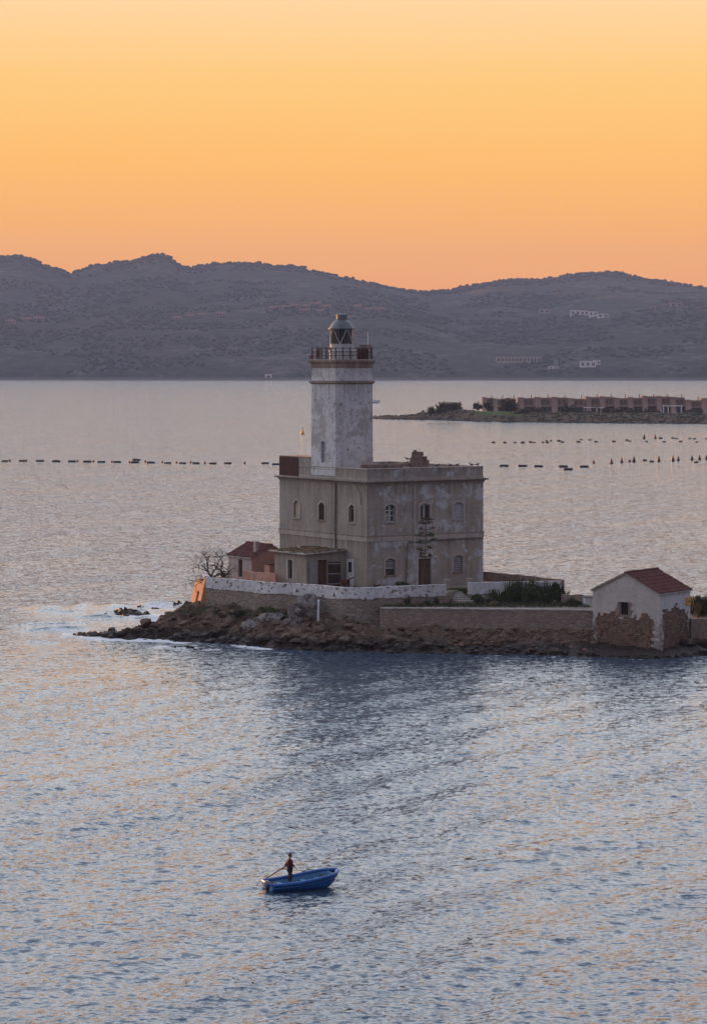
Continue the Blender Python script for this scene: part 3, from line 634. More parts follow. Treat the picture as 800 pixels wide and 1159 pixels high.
def islet():
    x = np.linspace(-36, 62, 640); y = np.linspace(283, 352, 460); X, Y = np.meshgrid(x, y); Z = isletz(X, Y)
    Z = np.maximum(Z, -0.9)
    link('islet_rock', grid_mesh('islet_rock', X, Y, Z, smooth=False, cull=Z > -0.85), M['rock'], kind='structure')
    rnd = random.Random(9); mb = MB()
    for _ in range(520):                                   # loose stones along the waterline
        x_ = rnd.uniform(FX[0] + 1, 56); y_ = float(front_y(x_)) + rnd.uniform(-0.5, 3.2) * (1 if x_ < 10 else 0.5)
        z_ = float(isletz(np.array(x_), np.array(y_))); r = rnd.uniform(0.12, 0.45) * (1 + (rnd.random() < 0.1))
        if 25 < x_ < 39 and y_ > front_y(x_) + 1.0: continue
        mb.rock((x_, y_, max(z_, -0.1) + r * 0.1), (r * 1.25, r, r * 0.75), rnd, 1)
    for _ in range(420):
        x_ = rnd.uniform(FX[0] + 4, 7); y_ = float(front_y(x_)) + rnd.uniform(0.3, 8.0) * min(1, (x_ - FX[0]) / 14)
        z_ = float(isletz(np.array(x_), np.array(y_))); r = 0.22 + 0.75 * rnd.random() ** 3
        mb.rock((x_, y_, z_ - r * 0.1), (r * 1.3, r, r * 0.7), rnd, 2, lump=0.4)
    mb.o('shore_stones', M['rock'], kind='stuff')
    for px, py, r, h in SEA_ROCKS:
        c = G(px, py); mb = MB()
        for k in range(11):
            mb.rock((rnd.uniform(-0.9, 0.9) * r, rnd.uniform(-0.4, 0.4) * r, rnd.uniform(-0.2, 0.1) * h), (r * rnd.uniform(0.18, 0.4), r * rnd.uniform(0.16, 0.3), h * rnd.uniform(0.4, 1.1)), rnd, 2, lump=0.5)
        dist = {147: 'largest dark rock of the group awash left of the islet', 207: 'dark rock standing alone in the water behind the islet tip'}.get(px)
        o = mb.o('sea_rock', M['sea_rock'], None, c)
        tag(o, dist or 'low wet black rock awash in the foam off the islet tip', 'rock', None if dist else 'small rocks awash off the islet')
    for px, py, d, sz, lb in [(345, 690, 303.3, (1.9, 1.1, 1.9), 'tall pale grey boulder leaning on the bastion wall left of the drainpipe'),
                              (334, 700, 302.6, (1.2, 1.0, 1.0), 'pale boulder at the left foot of the tall leaning boulder'),
                              (303, 700, 304.5, (2.1, 1.6, 1.35), 'broad pale boulder on the slope below the left part of the bastion'),
                              (286, 708, 303.5, (1.5, 1.2, 0.8), 'low pale boulder at the left of the broad pale boulder'),
                              (352, 678, 304.2, (0.9, 0.5, 0.9), 'small pale rock lump high on the bastion wall above the tall boulder'),
                              (783, 727, 294.5, (1.75, 1.3, 1.25), 'round brown boulder at the right foot of the stone house')]:
        mb = MB(); c = P(px, py, d)
        for k in range(6): mb.rock((rnd.uniform(-.55, .55) * sz[0], rnd.uniform(-.2, .2), rnd.uniform(-.5, .25) * sz[2]), tuple(q * rnd.uniform(0.45, 0.8) for q in sz), rnd, 3, 0.15, cuts=8, lump=0.35)
        tag(mb.o('boulder', M['pale_rock'] if d > 300 else M['rock'], None, c), lb, 'boulder')
islet()

# terraces (ground of the lighthouse yard)
ZT = 5.5; ZW = 6.5; ZL = 4.25
_wp = [(233, 653.4), (262, 655.6), (300, 659), (330, 660.5), (358, 662.3), (380, 664.2), (392, 664.9), (412, 665.1), (432, 664.6), (460, 663.3), (482, 662.4), (505, 661.8)]
WPTS = [G(px, py, ZW) for px, py in _wp]
def smooth_path(pts, n=4):
    out_ = []
    for i in range(len(pts) - 1):
        p0, p1, p2, p3 = pts[max(i - 1, 0)], pts[i], pts[i + 1], pts[min(i + 2, len(pts) - 1)]
        for k in range(n):
            t = k / n; out_.append(0.5 * ((2 * p1) + (p2 - p0) * t + (2 * p0 - 5 * p1 + 4 * p2 - p3) * t * t + (3 * p1 - p0 - 3 * p2 + p3) * t ** 3))
    return out_ + [pts[-1]]
WPATH = [Vector((p.x, p.y)) for p in smooth_path(WPTS)]
def path_wall(path, z0, z1, th, jag0=0.0, jag1=0.0, seed=1, batter=0.0, sub=2):
    """wall along a 2d path, outer face towards the camera, th thick to the inside; uneven edges"""
    rnd = random.Random(seed); n = len(path); mb = MB(); vs = []; fs = []; rows = 4
    for i, p in enumerate(path):
        d = (path[min(i + 1, n - 1)] - path[max(i - 1, 0)]).normalized(); nr = Vector((d.y, -d.x))     # outwards
        a0 = z0 + rnd.uniform(-jag0, jag0); a1 = z1 + rnd.uniform(-jag1, jag1)
        for k in range(rows):
            t = k / (rows - 1); q = p + nr * (batter * (1 - t) + rnd.uniform(-0.03, 0.03)); vs.append((q.x, q.y, a0 + (a1 - a0) * t))
        for k in (1, 0):
            q = p - nr * th; vs.append((q.x, q.y, a0 if k == 0 else a1))
    m = rows + 2
    for i in range(n - 1):
        for k in range(m): fs.append((i * m + k, (i + 1) * m + k, (i + 1) * m + (k + 1) % m, i * m + (k + 1) % m))
    fs += [tuple(reversed(range(m))), tuple((n - 1) * m + k for k in range(m))]
    return mb.add(vs, fs)
def dens(path, step):
    o = [path[0]]
    for a, b in zip(path, path[1:]):
        k = max(1, int((b - a).length / step))
        for i in range(1, k + 1): o.append(a + (b - a) * i / k)
    return o
bw_ = empty('bastion_wall', (0, 0, 0), 0, 'curved bastion wall below the lighthouse, whitewashed parapet over bare grey stone', 'wall')
WD = dens(WPATH, 0.45)
path_wall(WD, ZW - 1.32, ZW, 0.55, 0.09, 0.03, 2).o('parapet', M['white'], bw_)
shr = [p + Vector((0, 0.10)) for p in WD]
path_wall(shr, 1.2, ZW - 1.25, 0.9, 0, 0, 3, batter=0.35).o('retaining_wall', M['retain'], bw_)
# its left end: short return wall catching the sun, with a doorway
e0 = WPATH[0]; ed = Vector((-0.155, 1.0)).normalized()
def endwall():
    L = 11.0; h0, h1 = 2.2 - 0.3, ZW
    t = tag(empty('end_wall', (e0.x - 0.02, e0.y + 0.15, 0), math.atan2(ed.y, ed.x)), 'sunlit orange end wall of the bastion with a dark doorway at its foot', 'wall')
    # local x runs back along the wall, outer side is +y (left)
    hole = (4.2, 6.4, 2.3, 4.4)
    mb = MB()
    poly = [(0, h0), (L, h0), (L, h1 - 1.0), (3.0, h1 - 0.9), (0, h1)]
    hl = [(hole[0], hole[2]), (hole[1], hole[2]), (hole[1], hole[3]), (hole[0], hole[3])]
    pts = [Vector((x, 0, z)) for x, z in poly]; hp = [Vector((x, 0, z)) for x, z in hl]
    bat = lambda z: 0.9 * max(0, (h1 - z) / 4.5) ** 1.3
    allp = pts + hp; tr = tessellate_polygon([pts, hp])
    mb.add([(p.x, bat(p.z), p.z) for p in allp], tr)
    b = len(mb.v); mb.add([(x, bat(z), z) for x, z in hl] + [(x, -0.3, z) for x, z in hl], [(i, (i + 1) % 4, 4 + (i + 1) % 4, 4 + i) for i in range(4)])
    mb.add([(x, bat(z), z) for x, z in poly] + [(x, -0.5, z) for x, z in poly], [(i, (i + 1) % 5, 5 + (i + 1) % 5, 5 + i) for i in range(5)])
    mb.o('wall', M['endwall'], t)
    MB().b2(hole[0], hole[1], -0.4, -0.3, hole[2], hole[3]).o('doorway', M['dark'], t)  # dark panel painted as the shade within the doorway
    MB().b2(-0.1, 3.2, -0.5, 0.12, h1 - 0.02, h1 + 0.12).o('coping', M['white'], t)
endwall()
p_back = [Vector((e0.x - 1.2, e0.y + 12)), Vector((-12, 333)), Vector((4, 338)), Vector((16.3, 324))]
poly = [(p.x, p.y + 0.3) for p in WPATH] + [(G(530, 660, ZW).x, 313.6), (24.4, 315.2)] + [(p.x, p.y) for p in reversed(p_back)]
MB().prism(poly, 1.0, ZT, 'z').o('terrace', M['terrace'], kind='structure')
MB().prism([(G(431, 700, ZL).x, 301.5), (27.5, 299.5), (27.5, 307), (24.6, 309), (24.6, 314), (13, 313.8), (10.5, 311), (3.0, 304)], 0.8, ZL, 'z').o('lower_terrace', M['terrace'], kind='structure')

# right-hand white wall and the low brown wall running back from it
rw = empty('yard_wall', (0, 0, 0), 0, 'straight white yard wall right of the lighthouse above the shrubs', 'wall')
a, b = G(530.5, 659.6, ZW), G(635, 657.6, ZW)
pw = dens([Vector((a.x, a.y)), Vector((b.x, b.y))], 0.5)
path_wall(pw, ZW - 1.35, ZW, 0.5, 0.08, 0.02, 5).o('white_band', M['white_smooth'], rw)
path_wall([p + Vector((0, 0.1)) for p in pw], 3.9, ZW - 1.3, 0.8, 0, 0, 6, batter=0.4).o('wall_base', M['retain'], rw)
bkw = [Vector((b.x, b.y + 0.6)), Vector((G(548, 652, ZW + 0.1).x, 324.0))]
o = path_wall(dens(bkw[::-1], 0.6), 5.0, ZW + 0.12, 0.5, 0, 0.07, 7).o('brown_wall', M['brick']); tag(o, 'low red brown wall running back from the end of the white yard wall', 'wall')
# lower terrace wall in front
a, b = G(430, 688, 4.4), G(671, 690.5, 4.4)
lw_ = empty('lower_wall', (0, 0, 0), 0, 'low stone wall along the shore between bastion and stone house', 'wall')
pl_ = dens([Vector((a.x, a.y)), Vector((b.x, b.y))], 0.6)
path_wall(pl_, 2.1, 4.28, 0.6, 0.1, 0.03, 8, batter=0.12).o('wall', M['low_wall'], lw_)
path_wall([p + Vector((0, -0.06)) for p in pl_], 4.283, 4.45, 0.7, 0, 0.015, 9).o('coping', M['concrete'], lw_)
M['footing'] = stone('footing_stone', (0.14, 0.088, 0.064), (0.235, 0.165, 0.125), (0.10, 0.068, 0.052), 1.9, 1.0, wet=0.85)
i0 = int(len(pl_) * 0.33)
path_wall([p + Vector((0, -0.02)) for p in pl_[i0:]], -0.3, 2.3, 0.7, 0.0, 0.12, 10, batter=1.9).o('footing', M['footing'], lw_)
rnd = random.Random(21); mb = MB()                       # rubble facing of the bank below it
for _ in range(200):
    t = rnd.random(); x_ = pl_[0].x + (pl_[-1].x - pl_[0].x) * t; y_ = pl_[0].y + (pl_[-1].y - pl_[0].y) * t
    k = rnd.random(); f = float(front_y(x_)); y2 = y_ - 0.2 - (y_ - f - 1.2) * k; z2 = 2.3 * (1 - k) + 0.35 * k
    zz = max(z2, float(isletz(np.array(x_), np.array(y2)))); r = rnd.uniform(0.12, 0.34)
    if t < 0.3 and rnd.random() < 0.75: continue
    mb.rock((x_, y2, zz), (r * 1.5, r, r * 0.9), rnd, 1, rz=rnd.uniform(-0.3, 0.3))
mb.o('bank_rubble', M['rubble'], kind='stuff')
o = path_wall(dens([Vector((G(637, 677, 5.2).x, 306)), Vector((G(673, 676, 5.2).x, 305))], 0.5), 3.0, 5.3, 0.5, 0, 0.12, 12).o('dark_wall', M['low_wall']); tag(o, 'short dark stone wall just left of the stone house', 'wall')
c = P(665.5, 682, 303.5)
tb = empty('water_tank', (c.x, 303.5, 4.25), 0.2, 'small white box tank with a flat lid between dark wall and stone house', 'tank')
MB().b2(-0.55, 0.55, -0.4, 0.4, 0, 1.0).o('body', M['white_smooth'], tb); MB().b2(-0.62, 0.62, -0.46, 0.46, 1.0, 1.1).o('lid', M['pipe_dark'], tb)

# steps through the gap between the white walls
st = empty('stone_steps', P(517, 690, 308) , 0, 'grey stone steps down from the yard through the gap in the white wall', 'steps'); st.location.z = ZL
for k in range(6):
    MB().box((-0.9 + 0.34 * k, 2.6 - 0.62 * k, (1.25 - 0.2 * k) / 2), (2.6 - 0.1 * k, 0.62, 1.25 - 0.2 * k), 0.12).o('step', M['concrete'], st)
MB().prism([(1.3, 2.8), (1.75, 2.6), (3.3, -0.6), (2.8, -0.8)], 0, 0.75, 'z').o('side_wall', M['retain'], st)
for px, y in ((505.5, 312), (531, 313)):
    c = P(px, 660, y); o = MB().box((0, 0, 0), (0.75, 0.75, 2.6)).o('gate_pillar', M['trim'], None, (c.x, y, 5.35)); tag(o, 'squat plastered gate pillar at the %s side of the gap above the steps' % ('left' if px < 520 else 'right'), 'pillar')
o = MB().tube([P(360.5, 679.5, 302.9), P(360.5, 681, 302.6), P(360, 707, 302.3)], 0.13, 8).o('drainpipe', M['pipe_grey']); tag(o, 'pale grey drainpipe running down the bastion wall', 'drainpipe')

# ------------------------------------------------------------------ the lighthouse
A = math.radians(33.5); CA, SA = math.cos(A), math.sin(A)
C0 = P(415, 600, 312.0); LH = empty('lighthouse', (C0.x, 312.0, ZT), A, 'old two storey lighthouse with square white tower and weathered grey walls', 'lighthouse')
def blocal(px, d):
    x, y = (px - 400) / F * d - C0.x, d - 312.0; return (x * CA + y * SA, -x * SA + y * CA)
LR, LL = 17.0, 19.4                     # right front and left front
HP, HC = 14.05, 12.45                   # parapet top, cornice
def arch(x, w, z0, z1, rise, n=6):
    pts = [(x - w / 2, z0), (x + w / 2, z0)]
    for i in range(n + 1):
        t = i / n; pts.append((x + w / 2 - w * t, z1 - rise + rise * math.sin(math.pi * t)))
    return pts
def facade(mb, org, u, inn, outer, holes, depth=0.32):
    """outer, holes: 2d loops (along u, z); reveals go 'inn' wards"""
    u = Vector(u); inn = Vector(inn); org = Vector(org); m = lambda p, k=0: org + u * p[0] + Vector((0, 0, p[1])) + inn * k
    loops = [[Vector((p[0], p[1], 0)) for p in outer]] + [[Vector((p[0], p[1], 0)) for p in h] for h in holes]
    flat = [p for l in loops for p in l]; tr = tessellate_polygon(loops)
    nrm = -inn; fs = []
    for t in tr:
        a, b, c = (m((flat[i].x, flat[i].y)) for i in t)
        fs.append(t if (b - a).cross(c - a).dot(nrm) > 0 else tuple(reversed(t)))
    mb.add([m((p.x, p.y)) for p in flat], fs)
    for h in holes:
        n = len(h); mb.add([m(p) for p in h] + [m(p, depth) for p in h], [(i, n + i, n + (i + 1) % n, (i + 1) % n) for i in range(n)])
WZ0, WZ1, LZ0, LZ1 = 7.78, 9.85, 1.45, 3.45
RX = [3.35, 8.35, 13.25]; LY = [3.15, 9.75, 15.4]
rh = [arch(x, 1.42, WZ0, WZ1, 0.26) for x in RX] + [arch(RX[0], 1.4, LZ0, LZ1, 0.24), arch(RX[2], 1.4, LZ0, LZ1, 0.24), [(7.4, 0.08), (9.25, 0.08), (9.25, 3.2), (7.4, 3.2)]]
lh = [arch(y, 1.3, WZ0 - 0.1, WZ1 - 0.05, 0.4) for y in LY]
mb = MB()
facade(mb, (0, 0, 0), (1, 0, 0), (0, 1, 0), [(0, -0.6), (LR, -0.6), (LR, HC), (0, HC)], rh)
facade(mb, (0, 0, 0), (0, 1, 0), (1, 0, 0), [(0, -0.6), (LL, -0.6), (LL, HC), (0, HC)], lh)
facade(mb, (LR, 0, 0), (0, 1, 0), (-1, 0, 0), [(0, -0.6), (LL, -0.6), (LL, HC), (0, HC)], [])
facade(mb, (0, LL, 0), (1, 0, 0), (0, -1, 0), [(0, -0.6), (LR, -0.6), (LR, HC), (0, HC)], [])
mb.o('wall', M['facade'], LH)
MB().b2(0.35, LR - 0.35, 0.35, LL - 0.35, -0.4, HC - 0.1).o('inner_core', M['dark'], LH)  # near-black filling in place of the unlit rooms
def ring(x0, x1, y0, y1, out_, z0, z1=None, th=None):
    """band round a rectangle, standing out_ proud of it"""
    mb = MB(); i = 0.25 if th is None else th; n = len(z0) if hasattr(z0, '__len__') else 0
    prof = [(out_, z0), (out_, z1), (-i, z1), (-i, z0)] if not n else list(zip(out_, z0)) + [(-i, z0[-1]), (-i, z0[0])]
    vs = []; cor = [(x0, y0, -1, -1), (x1, y0, 1, -1), (x1, y1, 1, 1), (x0, y1, -1, 1)]
    for cx, cy, sx, sy in cor: vs += [(cx + sx * o_, cy + sy * o_, z) for o_, z in prof]
    m = len(prof); fs = []
    for c in range(4):
        for k in range(m): fs.append((c * m + k, ((c + 1) % 4) * m + k, ((c + 1) % 4) * m + (k + 1) % m, c * m + (k + 1) % m))
    return mb.add(vs, fs)
ring(0, LR, 0, LL, [0.04, 0.10, 0.16, 0.42, 0.48, 0.48, 0.10], [HC - 0.28, HC - 0.12, HC, HC + 0.08, HC + 0.12, HC + 0.24, HC + 0.32]).o('cornice', M['cornice'], LH)
ring(0, LR, 0, LL, 0.02, HC + 0.02, HC + 0.55, 0.35).o('parapet_foot', M['trim'], LH)
ring(0, LR, 0, LL, -0.03, HC + 0.5, HP, 0.45).o('parapet', M['facade'], LH)
ring(0, LR, 0, LL, 0.03, HP, HP + 0.1, 0.5).o('coping', M['concrete'], LH)
MB().b2(0.4, LR - 0.4, 0.4, LL - 0.4, HC, HC + 0.5).o('roof', M['concrete'], LH)
ring(0, LR, 0, LL, 0.07, 5.52, 6.1).o('belt_course', M['trim'], LH)
ring(0, LR, 0, LL, [0.02, 0.12, 0.12, 0.02], [6.1, 6.13, 6.2, 6.24]).o('belt_lip', M['cornice'], LH)
# the higher roof-top shed at the far end of the left front, closed with a rusted sheet
mb = MB().b2(0.0, 3.0, 12.3, LL, HC + 0.5, HP + 1.05); mb.o('roof_shed', M['facade'], LH)
MB().b2(-0.05, 3.04, 12.3, LL + 0.02, HP + 1.05, HP + 1.15).o('shed_coping', M['brick'], LH)
MB().b2(-0.08, -0.035, 15.0, LL - 0.05, HC + 0.35, HP + 1.0).o('rusty_sheet', M['rust'], LH)
# windows: local frame has x along the wall, -y outwards
def win_mesh(w, z0, z1, rise, fr=0.24):
    inn = arch(0, w, z0, z1, rise, 8); outr = arch(0, w + 2 * fr, z0 - fr * 0.7, z1 + fr, rise + 0.02, 8)
    n = len(inn); mb = MB(); vs = [(x, -0.07, z) for x, z in outr] + [(x, -0.07, z) for x, z in inn] + [(x, 0.0, z) for x, z in outr] + [(x, 0.0, z) for x, z in inn]
    fs = []
    for i in range(n):
        j = (i + 1) % n; fs += [(i, j, n + j, n + i), (2 * n + i, 2 * n + j, j, i), (n + i, n + j, 3 * n + j, 3 * n + i)]
    return mb.add(vs, fs)
def pane_mesh(w, z0, z1, rise, y=0.2): 
    return MB().prism(list(reversed(arch(0, w + 0.02, z0 - 0.01, z1 + 0.01, rise, 8))), y, y + 0.08, 'y')
RM = {'R': 0.0, 'L': -math.pi / 2}
def window(side, s, kind, w, z0, z1, rise):
    loc = (s, 0, 0) if side == 'R' else (0, s, 0)
    wo = win_mesh(w, z0, z1, rise).o('window', M['trim'], LH, loc, (0, 0, RM[side])); h = z1 - z0
    MB().b2(-w / 2 - 0.12, w / 2 + 0.12, -0.16, 0.1, z0 - 0.14, z0 - 0.003).o('sill', M['brick'] if kind in ('barred', 'shutter', 'barred_broken') else M['trim'], wo)
    if kind == 'blind': pane_mesh(w, z0, z1, rise, 0.16).o('filling', M['beige'], wo); return
    pane_mesh(w, z0, z1, rise, 0.28).o('pane', M['glass_dark'], wo)
    def bars(xs, zs, m, t=0.06, y=0.2, nm='glazing_bar'):
        mb = MB()
        for x in xs: mb.b2(x - t / 2, x + t / 2, y, y + 0.05, z0, z1 - rise * 0.5)
        for z in zs: mb.b2(-w / 2, w / 2, y - 0.004, y + 0.046, z - t / 2, z + t / 2)
        mb.o(nm, m, wo)
    if kind == 'shutter':
        for sx in (-1, 1):
            mb = MB()
            for k in range(13): mb.b2(sx * w / 4 - w / 4 + 0.05, sx * w / 4 + w / 4 - 0.05, 0.12, 0.16, z0 + 0.06 + k * (h - 0.3) / 13, z0 + 0.14 + k * (h - 0.3) / 13)
            mb.b2(sx * w / 4 - w / 4 + 0.01, sx * w / 4 - w / 4 + 0.06, 0.1, 0.17, z0, z1 - rise * 0.7); mb.b2(sx * w / 4 + w / 4 - 0.06, sx * w / 4 + w / 4 - 0.01, 0.1, 0.17, z0, z1 - rise * 0.7)
            mb.b2(sx * w / 4 - w / 4 + 0.06, sx * w / 4 + w / 4 - 0.06, 0.155, 0.19, z0, z1 - rise)
            mb.o('shutter', M['wood_dark'], wo)
    elif kind == 'strips':
        bars([-w / 2 + 0.06, 0.12, w / 2 - 0.06], [z1 - rise - 0.05, z0 + 0.08], M['wood_tan'], 0.10)
        MB().b2(0.16, w / 2 - 0.2, 0.2, 0.25, z0 + 0.1, z1 - rise).o('plank', M['wood_tan'], wo)
    elif kind == 'sash':
        bars([-w / 2 + 0.07, -0.07, 0.07, w / 2 - 0.07], [z0 + 0.06, z0 + h * 0.36, z0 + h * 0.66], M['sash'], 0.11)
        MB().b2(-w / 2 + 0.1, -0.14, 0.262, 0.275, z0 + 0.1, z0 + h * 0.5).o('curtain', M['shutter_grey'], wo)
    elif kind == 'dark':
        bars([-w / 2 + 0.05, -0.06, 0.06], [z0 + 0.05, z1 - rise * 0.8], M['sash'], 0.10)
        MB().b2(0.14, w / 2 - 0.08, 0.16, 0.21, z0 + 0.02, z1 - rise).o('shutter', M['wood_dark'], wo)
    elif kind == 'blue':
        for sx in (-1, 1):
            MB().b2(sx * w / 4 - w / 4 + 0.04, sx * w / 4 + w / 4 - 0.04, 0.15, 0.2, z0 + 0.02, z1 - rise * 0.6).o('shutter', M['shutter_blue'], wo)
        bars([-w / 2 + 0.05, 0, w / 2 - 0.05], [z0 + 0.06, z0 + h * 0.4, z0 + h * 0.75], M['sash'], 0.07, 0.11)
    elif kind in ('barred', 'barred_broken'):
        lo = z0 + (0.75 if kind == 'barred_broken' else 0.05)
        for k in range(4):
            za = lo + (z1 - rise * 0.5 - lo) * k / 4; zb = lo + (z1 - rise * 0.5 - lo) * (k + 1) / 4 - 0.05
            MB().b2(-w / 2 + 0.04, w / 2 - 0.04, 0.16, 0.2, za, zb).o('board', M['shutter_grey'], wo)
        if kind == 'barred_broken': MB().box((-0.2, 0.18, z0 + 0.25), (0.7, 0.06, 0.5), 0.0).o('board', M['wood'], wo)
        mb = MB()
        for k in range(4): mb.b2(-w / 2, w / 2, 0.06, 0.09, z0 + 0.25 + k * h / 4.3, z0 + 0.29 + k * h / 4.3)
        mb.o('iron_bars', M['iron'], wo)
for y, k in zip(LY, ('strips', 'shutter', 'blind')): window('L', y, k, 1.3, WZ0 - 0.1, WZ1 - 0.05, 0.4)
for x, k in zip(RX, ('sash', 'dark', 'blue')): window('R', x, k, 1.42, WZ0, WZ1, 0.26)
window('R', RX[0], 'barred_broken', 1.4, LZ0, LZ1, 0.24); window('R', RX[2], 'barred', 1.4, LZ0, LZ1, 0.24)
# front door of planks, pale surround, a patch of paint and lamp bracket beside it
dr = MB().b2(7.41, 9.24, 0.22, 0.30, 0.08, 3.19).o('door', M['wood_dark'], LH)
pm_ = MB().b2(-0.105, 0.105, -0.05, 0.0, 0.0, 2.95).mesh('plank')
for k in range(8): link('plank', pm_, M['wood'], dr, (7.57 + k * 0.216, 0.2 - 0.012 * (k % 3), 0.12))
for z in (0.5, 1.5, 2.6): MB().b2(7.5, 9.15, 0.06, 0.125, z, z + 0.12).o('rail', M['wood'], dr)
MB().b2(7.15, 7.38, -0.05, 0.0, 0.1, 3.5).o('door_jamb', M['sash'], LH); MB().b2(9.28, 9.5, -0.05, 0.0, 0.1, 3.5).o('door_jamb', M['facade'], LH); MB().b2(7.15, 9.5, -0.06, 0.0, 3.5, 3.72).o('door_lintel', M['sash'], LH)
MB().tube([(9.95, -0.02, 3.2), (9.95, -0.05, 3.2)], [0.34, 0.30], 14).o('painted_roundel', M['sash'], LH); MB().tube([(9.95, -0.05, 3.2), (9.95, -0.16, 3.2)], [0.11, 0.09], 8).o('lamp_fitting', M['pipe_dark'], LH)
# pipes, cable
MB().tube([(0, 0, 0)] * 0 + [(-0.14, 6.55, 0.2), (-0.14, 6.55, 6.0), (-0.17, 6.55, 6.2), (-0.12, 6.55, HC - 0.2)], 0.085, 6).o('downpipe', M['pipe_dark'], LH)
MB().tube([(6.75, -0.12, 4.0), (6.75, -0.14, 6.0), (6.75, -0.12, HC - 0.3)], 0.06, 6).o('downpipe', M['sash'], LH)
MB().tube([(5.6, -0.1, 0.3), (5.75, -0.1, 4.8), (6.0, -0.12, 5.3), (9.0, -0.14, 5.36), (LR - 0.1, -0.12, 5.40)], 0.05, 5).o('cable', M['pipe_dark'], LH)
MB().tube([(-0.05, 1.2, 9.9), (-0.07, 1.25, 11.2), (-0.05, 2.1, 12.1)], 0.035, 4).o('cable', M['pipe_dark'], LH)
# --- annexe on the left front
ANX0, ANX1, AP = 4.75, 11.9, 5.4
ax = empty('annexe', (0, 0, 0)); ax.parent = LH
mb = MB()
facade(mb, (-AP, ANX0, 0), (0, 1, 0), (1, 0, 0), [(0, -0.6), (ANX1 - ANX0, -0.6), (ANX1 - ANX0, 3.95), (0, 3.95)], [[(3.05, 0.9), (4.1, 0.9), (4.1, 3.1), (3.05, 3.1)]])
facade(mb, (-AP, ANX0, 0), (1, 0, 0), (0, 1, 0), [(0, -0.6), (AP, -0.6), (AP, 4.25), (0, 3.95)], [[(1.6, 0.02), (2.95, 0.02), (2.95, 3.25), (1.6, 3.25)]])
facade(mb, (-AP, ANX1, 0), (1, 0, 0), (0, -1, 0), [(0, -0.6), (AP, -0.6), (AP, 4.25), (0, 3.95)], [])
wl = mb.o('annexe_wall', M['facade'], LH)
bpy.data.objects.remove(ax)
MB().prism([(-AP - 0.55, 3.96), (-0.02, 4.26), (-0.02, 4.42), (-AP - 0.55, 4.1)], ANX0 - 0.5, ANX1 + 0.5, 'y').o('annexe_roof', M['concrete'], LH)
rr_ = MB(); rl = random.Random(8)
for _ in range(260):
    x = rl.uniform(-AP - 0.3, -0.3); y = rl.uniform(ANX0 - 0.3, ANX1 + 0.3); zz = 4.12 + (x + AP + 0.55) / (AP + 0.55) * 0.31
    rr_.rock((x, y, zz), (rl.uniform(.2, .6), rl.uniform(.2, .6), rl.uniform(.05, .16)), rl, 1)
rr_.o('roof_moss', M['lichen'], LH, kind='stuff')
MB().b2(-AP + 0.3, -AP + 0.34, ANX0 + 3.05, ANX0 + 4.1, 0.9, 3.1).o('annexe_window', M['wood_dark'], LH)
MB().b2(-AP - 0.05, -AP - 0.0, ANX0 + 2.8, ANX0 + 3.04, 0.7, 3.3).o('window_jamb', M['sash'], LH); MB().b2(-AP - 0.05, -AP, ANX0 + 4.11, ANX0 + 4.35, 0.7, 3.3).o('window_jamb', M['sash'], LH)
MB().b2(-AP + 1.6, -AP + 2.95, ANX0 + 0.3, ANX0 + 0.34, 0.02, 3.25).o('annexe_door', M['wood'], LH)
lf = MB().b2(0, 1.25, -0.06, 0, 0.05, 3.15)
o = lf.o('door_leaf', M['shutter_grey'], LH, (-AP + 1.55, ANX0 - 0.02, 0), (0, 0, math.pi + 0.22))
for z in (0.3, 1.5, 2.9): MB().b2(0.03, 1.2, -0.1, -0.06, z, z + 0.12).o('rail', M['wood_dark'], o)
o = MB().b2(0, 1.5, -0.06, 0, 0.05, 3.0).o('door_leaf', M['wood_dark'], LH, (-AP + 3.05, ANX0 - 0.02, 0), (0, 0, -0.3))
for z in (0.3, 1.5, 2.7): MB().b2(0.05, 1.45, -0.1, -0.06, z, z + 0.12).o('rail', M['shutter_grey'], o)
# small white door with a dark light, beside the annexe on the left front
o = MB().b2(-0.05, 0.0, 2.75, 4.25, 0.05, 3.3).o('side_door', M['white_smooth'], LH); MB().b2(-0.07, -0.05, 3.15, 3.85, 1.75, 2.95).o('door_light', M['glass_dark'], o); MB().b2(-0.08, -0.05, 2.85, 4.15, 0.1, 0.4).o('kick_board', M['sash'], o)
# ruined chimney on the roof
cx, cy = blocal(474.5, 321.0); mb = MB(); rl = random.Random(13)
zt = HC + 0.5
for ix in range(7):
    for iy in range(4):
        hmax = 2.95 if ix < 4 else 2.3
        hmax -= rl.uniform(0, 0.5) + (0.35 if ix in (0, 6) else 0)
        if ix == 4: hmax -= 0.45
        z = 0
        while z < hmax:
            h = rl.uniform(0.22, 0.34); mb.box((cx + (ix - 3) * 0.29 + rl.uniform(-.03, .03), cy + (iy - 1.5) * 0.3 + rl.uniform(-.03, .03), zt + z + h / 2), (0.29, 0.3, h), rl.uniform(-.1, .1) + 0.0); z += h
mb.o('ruined_chimney', M['brick'], LH, kind='stuff')
